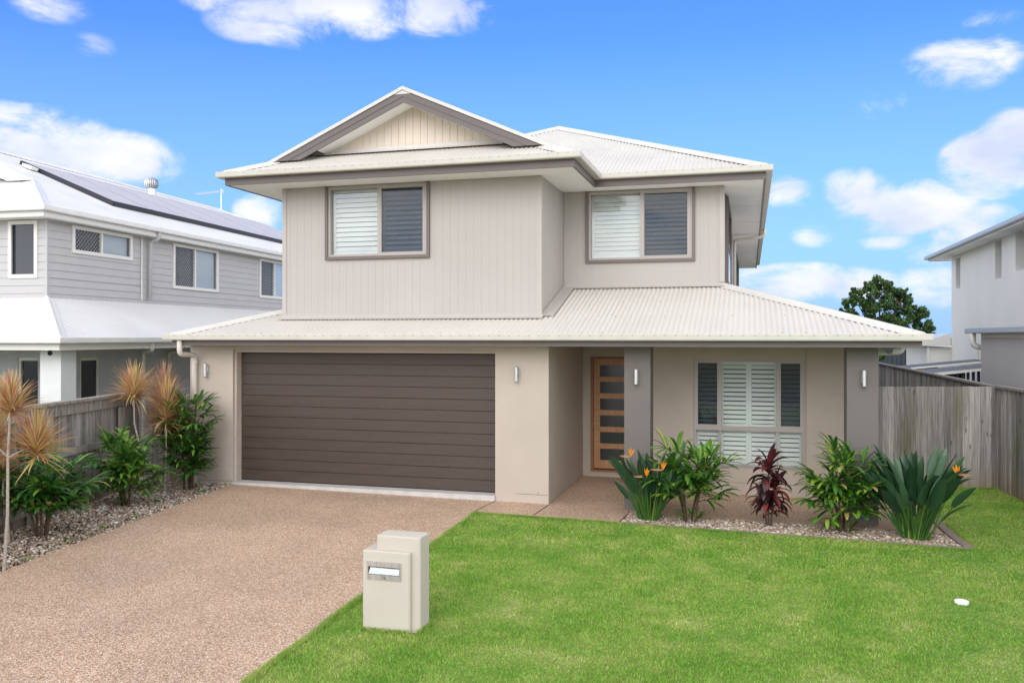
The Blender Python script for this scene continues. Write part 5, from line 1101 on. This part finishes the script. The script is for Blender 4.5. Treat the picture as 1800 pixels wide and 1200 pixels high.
# ================================================================== SKY, SUN
SUN_EL, SUN_AZ = R(30), R(178)     # azimuth measured from +Y towards +X
sun_dir = Vector((math.sin(SUN_AZ) * math.cos(SUN_EL), math.cos(SUN_AZ) * math.cos(SUN_EL), math.sin(SUN_EL)))
ld = bpy.data.lights.new('sun', 'SUN'); ld.energy = .95; ld.angle = R(42); ld.color = (1, .955, .90)
lo = bpy.data.objects.new('sun', ld); COL.objects.link(lo); lo.rotation_euler = (-sun_dir).to_track_quat('-Z', 'Y').to_euler(); lo.location = (0, 0, 30)
wd = bpy.data.worlds.new('World'); S.world = wd; wd.use_nodes = True; nt = wd.node_tree; N = nt.nodes; L = nt.links
bg = N['Background']; sky = N.new('ShaderNodeTexSky'); sky.sky_type = 'NISHITA'; sky.sun_disc = False; sky.sun_elevation = SUN_EL; sky.sun_rotation = SUN_AZ; sky.air_density = 1.0; sky.dust_density = .4; sky.ozone_density = 2.2
hs = N.new('ShaderNodeHueSaturation'); hs.inputs['Saturation'].default_value = 1.0; L.new(sky.outputs[0], hs.inputs['Color'])
tint = N.new('ShaderNodeVectorMath'); tint.operation = 'MULTIPLY'; tint.inputs[1].default_value = (.44, .77, 1.45); L.new(hs.outputs[0], tint.inputs[0])
tc = N.new('ShaderNodeTexCoord'); sx = N.new('ShaderNodeSeparateXYZ'); L.new(tc.outputs['Generated'], sx.inputs[0])
def math_(op, a, b=None, c=None, clamp=False):
    m = N.new('ShaderNodeMath'); m.operation = op; m.use_clamp = clamp
    for i, v in enumerate((a, b, c)):
        if v is None: continue
        if isinstance(v, (int, float)): m.inputs[i].default_value = v
        else: L.new(v, m.inputs[i])
    return m.outputs[0]
az = math_('ARCTAN2', sx.outputs[0], sx.outputs[1]); el = math_('ARCSINE', sx.outputs[2])
# clouds live on the sky sphere: centre azimuth, elevation, radii (degrees), weight
CL = [(-44.8, 10.7, 5.3, 2.9, 1.2), (-40.5, 10.6, 4.1, 2.0, 1.1), (-46.5, 11.9, 3.0, 1.9, 1.0), (-32.3, 7.9, 1.8, 1.7, 1.1), (-27.0, 20.8, 5.6, 2.1, 1.1), (-31.4, 19.6, 4.6, 1.8, 0.8), (-20.3, 20.9, 4.0, 2.0, 0.9), (-35.2, 20.5, 2.4, 0.9, 0.5), (-44.2, 18.9, 2.4, 1.1, 0.45), (-41.9, 17.1, 1.4, 0.8, 0.3), (9.2, 7.8, 4.6, 2.0, 1.2), (13.5, 10.0, 3.0, 2.3, 1.1), (14.9, 11.3, 2.2, 1.9, 1.0), (6.3, 9.2, 2.3, 1.5, 0.75), (12.3, 15.9, 3.7, 1.9, 0.7), (8.2, 14.3, 2.2, 1.4, 0.5), (12.6, 18.0, 3.0, 0.7, 0.42), (2.4, 9.1, 1.8, 1.3, 0.7), (2.9, 3.5, 4.3, 1.4, 1.25), (0.8, 3.7, 2.4, 1.0, 1.0), (6.3, 3.2, 3.4, 1.3, 0.8), (10.8, 5.0, 2.1, 0.9, 0.85), (11.1, 3.1, 3.1, 1.6, 0.65), (8.2, 5.8, 2.2, 0.6, 0.75), (3.9, 6.4, 1.6, 0.9, 0.4), (12.6, 6.4, 3.0, 2.0, 0.6)]
n1 = N.new('ShaderNodeTexNoise'); n1.inputs['Scale'].default_value = 10; n1.inputs['Detail'].default_value = 10; n1.inputs['Roughness'].default_value = .62; n1.inputs['Distortion'].default_value = .5
mp = N.new('ShaderNodeMapping'); mp.inputs['Scale'].default_value = (1, 1, 1.9); L.new(tc.outputs['Generated'], mp.inputs[0]); L.new(mp.outputs[0], n1.inputs['Vector'])
acc = None
for (a, e, ra, re, w) in CL:
    da = math_('MULTIPLY', math_('SUBTRACT', az, R(a)), 1 / R(ra)); de = math_('MULTIPLY', math_('SUBTRACT', el, R(e)), 1 / R(re))
    q = math_('MULTIPLY_ADD', da, da, math_('MULTIPLY', de, de)); q = math_('MULTIPLY', math_('SUBTRACT', 1.0, q, clamp=True), w)
    acc = q if acc is None else math_('MAXIMUM', acc, q)
# bright cloud added out of view as fill light, behind, beside and above the camera
n2 = N.new('ShaderNodeTexNoise'); n2.inputs['Scale'].default_value = 2.3; n2.inputs['Detail'].default_value = 8; n2.inputs['Roughness'].default_value = .55; L.new(mp.outputs[0], n2.inputs['Vector'])
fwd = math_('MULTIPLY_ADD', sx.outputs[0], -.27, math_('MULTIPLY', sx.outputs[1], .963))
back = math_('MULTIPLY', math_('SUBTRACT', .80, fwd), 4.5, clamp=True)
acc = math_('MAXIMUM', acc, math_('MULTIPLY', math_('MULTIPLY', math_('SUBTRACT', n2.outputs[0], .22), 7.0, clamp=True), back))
dens = math_('ADD', acc, math_('MULTIPLY', math_('SUBTRACT', n1.outputs[0], .47), 3.6))
mr = N.new('ShaderNodeMapRange'); mr.interpolation_type = 'SMOOTHSTEP'; mr.inputs[1].default_value = .05; mr.inputs[2].default_value = 1.1; L.new(dens, mr.inputs[0])
mask = math_('MULTIPLY', mr.outputs[0], math_('MULTIPLY', acc, 3.0, clamp=True))
mask = math_('MULTIPLY', mask, .96)
n3 = N.new('ShaderNodeTexNoise'); n3.inputs['Scale'].default_value = 9; n3.inputs['Detail'].default_value = 6; L.new(mp.outputs[0], n3.inputs['Vector'])
cr = ramp(N, [(.3, (5.9, 6.6, 8.6)), (.62, (8.4, 8.6, 9.2))]); 
cr = N.new('ShaderNodeMix'); cr.data_type = 'RGBA'; cr.clamp_factor = True
mr3 = N.new('ShaderNodeMapRange'); mr3.inputs[1].default_value = .35; mr3.inputs[2].default_value = .62; L.new(n3.outputs[0], mr3.inputs[0]); L.new(mr3.outputs[0], cr.inputs[0])
cr.inputs[6].default_value = (4.3, 4.75, 6.0, 1); cr.inputs[7].default_value = (6.3, 6.35, 6.5, 1)
bb_ = N.new('ShaderNodeVectorMath'); bb_.operation = 'SCALE'; L.new(cr.outputs[2], bb_.inputs[0]); L.new(math_('MULTIPLY_ADD', back, math_('MULTIPLY_ADD', sx.outputs[2], -2.0, 2.05), 1.0), bb_.inputs['Scale'])  # added out-of-view cloud brightened, most near the horizon, to fill walls and porch
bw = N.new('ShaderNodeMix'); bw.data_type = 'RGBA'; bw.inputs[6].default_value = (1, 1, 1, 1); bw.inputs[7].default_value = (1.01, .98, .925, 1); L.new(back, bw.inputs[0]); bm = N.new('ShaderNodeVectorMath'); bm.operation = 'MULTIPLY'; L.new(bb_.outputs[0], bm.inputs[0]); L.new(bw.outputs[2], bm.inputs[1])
hz = N.new('ShaderNodeMix'); hz.data_type = 'RGBA'; hzf = N.new('ShaderNodeMapRange'); hzf.inputs[1].default_value = R(19); hzf.inputs[2].default_value = R(0); hzf.inputs[4].default_value = .95; L.new(el, hzf.inputs[0]); L.new(hzf.outputs[0], hz.inputs[0])
L.new(tint.outputs[0], hz.inputs[6]); hz.inputs[7].default_value = (2.3, 3.8, 6.2, 1)
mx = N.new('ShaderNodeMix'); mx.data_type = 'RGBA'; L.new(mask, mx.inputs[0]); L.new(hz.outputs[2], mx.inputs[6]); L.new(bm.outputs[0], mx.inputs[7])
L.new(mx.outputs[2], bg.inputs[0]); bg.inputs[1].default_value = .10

# ================================================================== CAMERA, RENDER
cd = bpy.data.cameras.new('camera'); cam = bpy.data.objects.new('camera', cd); COL.objects.link(cam); S.camera = cam
cam.location = (0, 0, 2.5); cam.rotation_euler = (R(90), 0, R(15.65)); cd.sensor_width = 36; cd.lens = 36 * 1490 / 1800; cd.shift_y = -.005; cd.clip_end = 6000; cd.clip_start = .1
S.view_settings.view_transform = 'Standard'; S.view_settings.look = 'None'; S.view_settings.exposure = 0.70; S.view_settings.gamma = 1
S.cycles.max_bounces = 8; S.cycles.transparent_max_bounces = 12; S.cycles.use_denoising = True
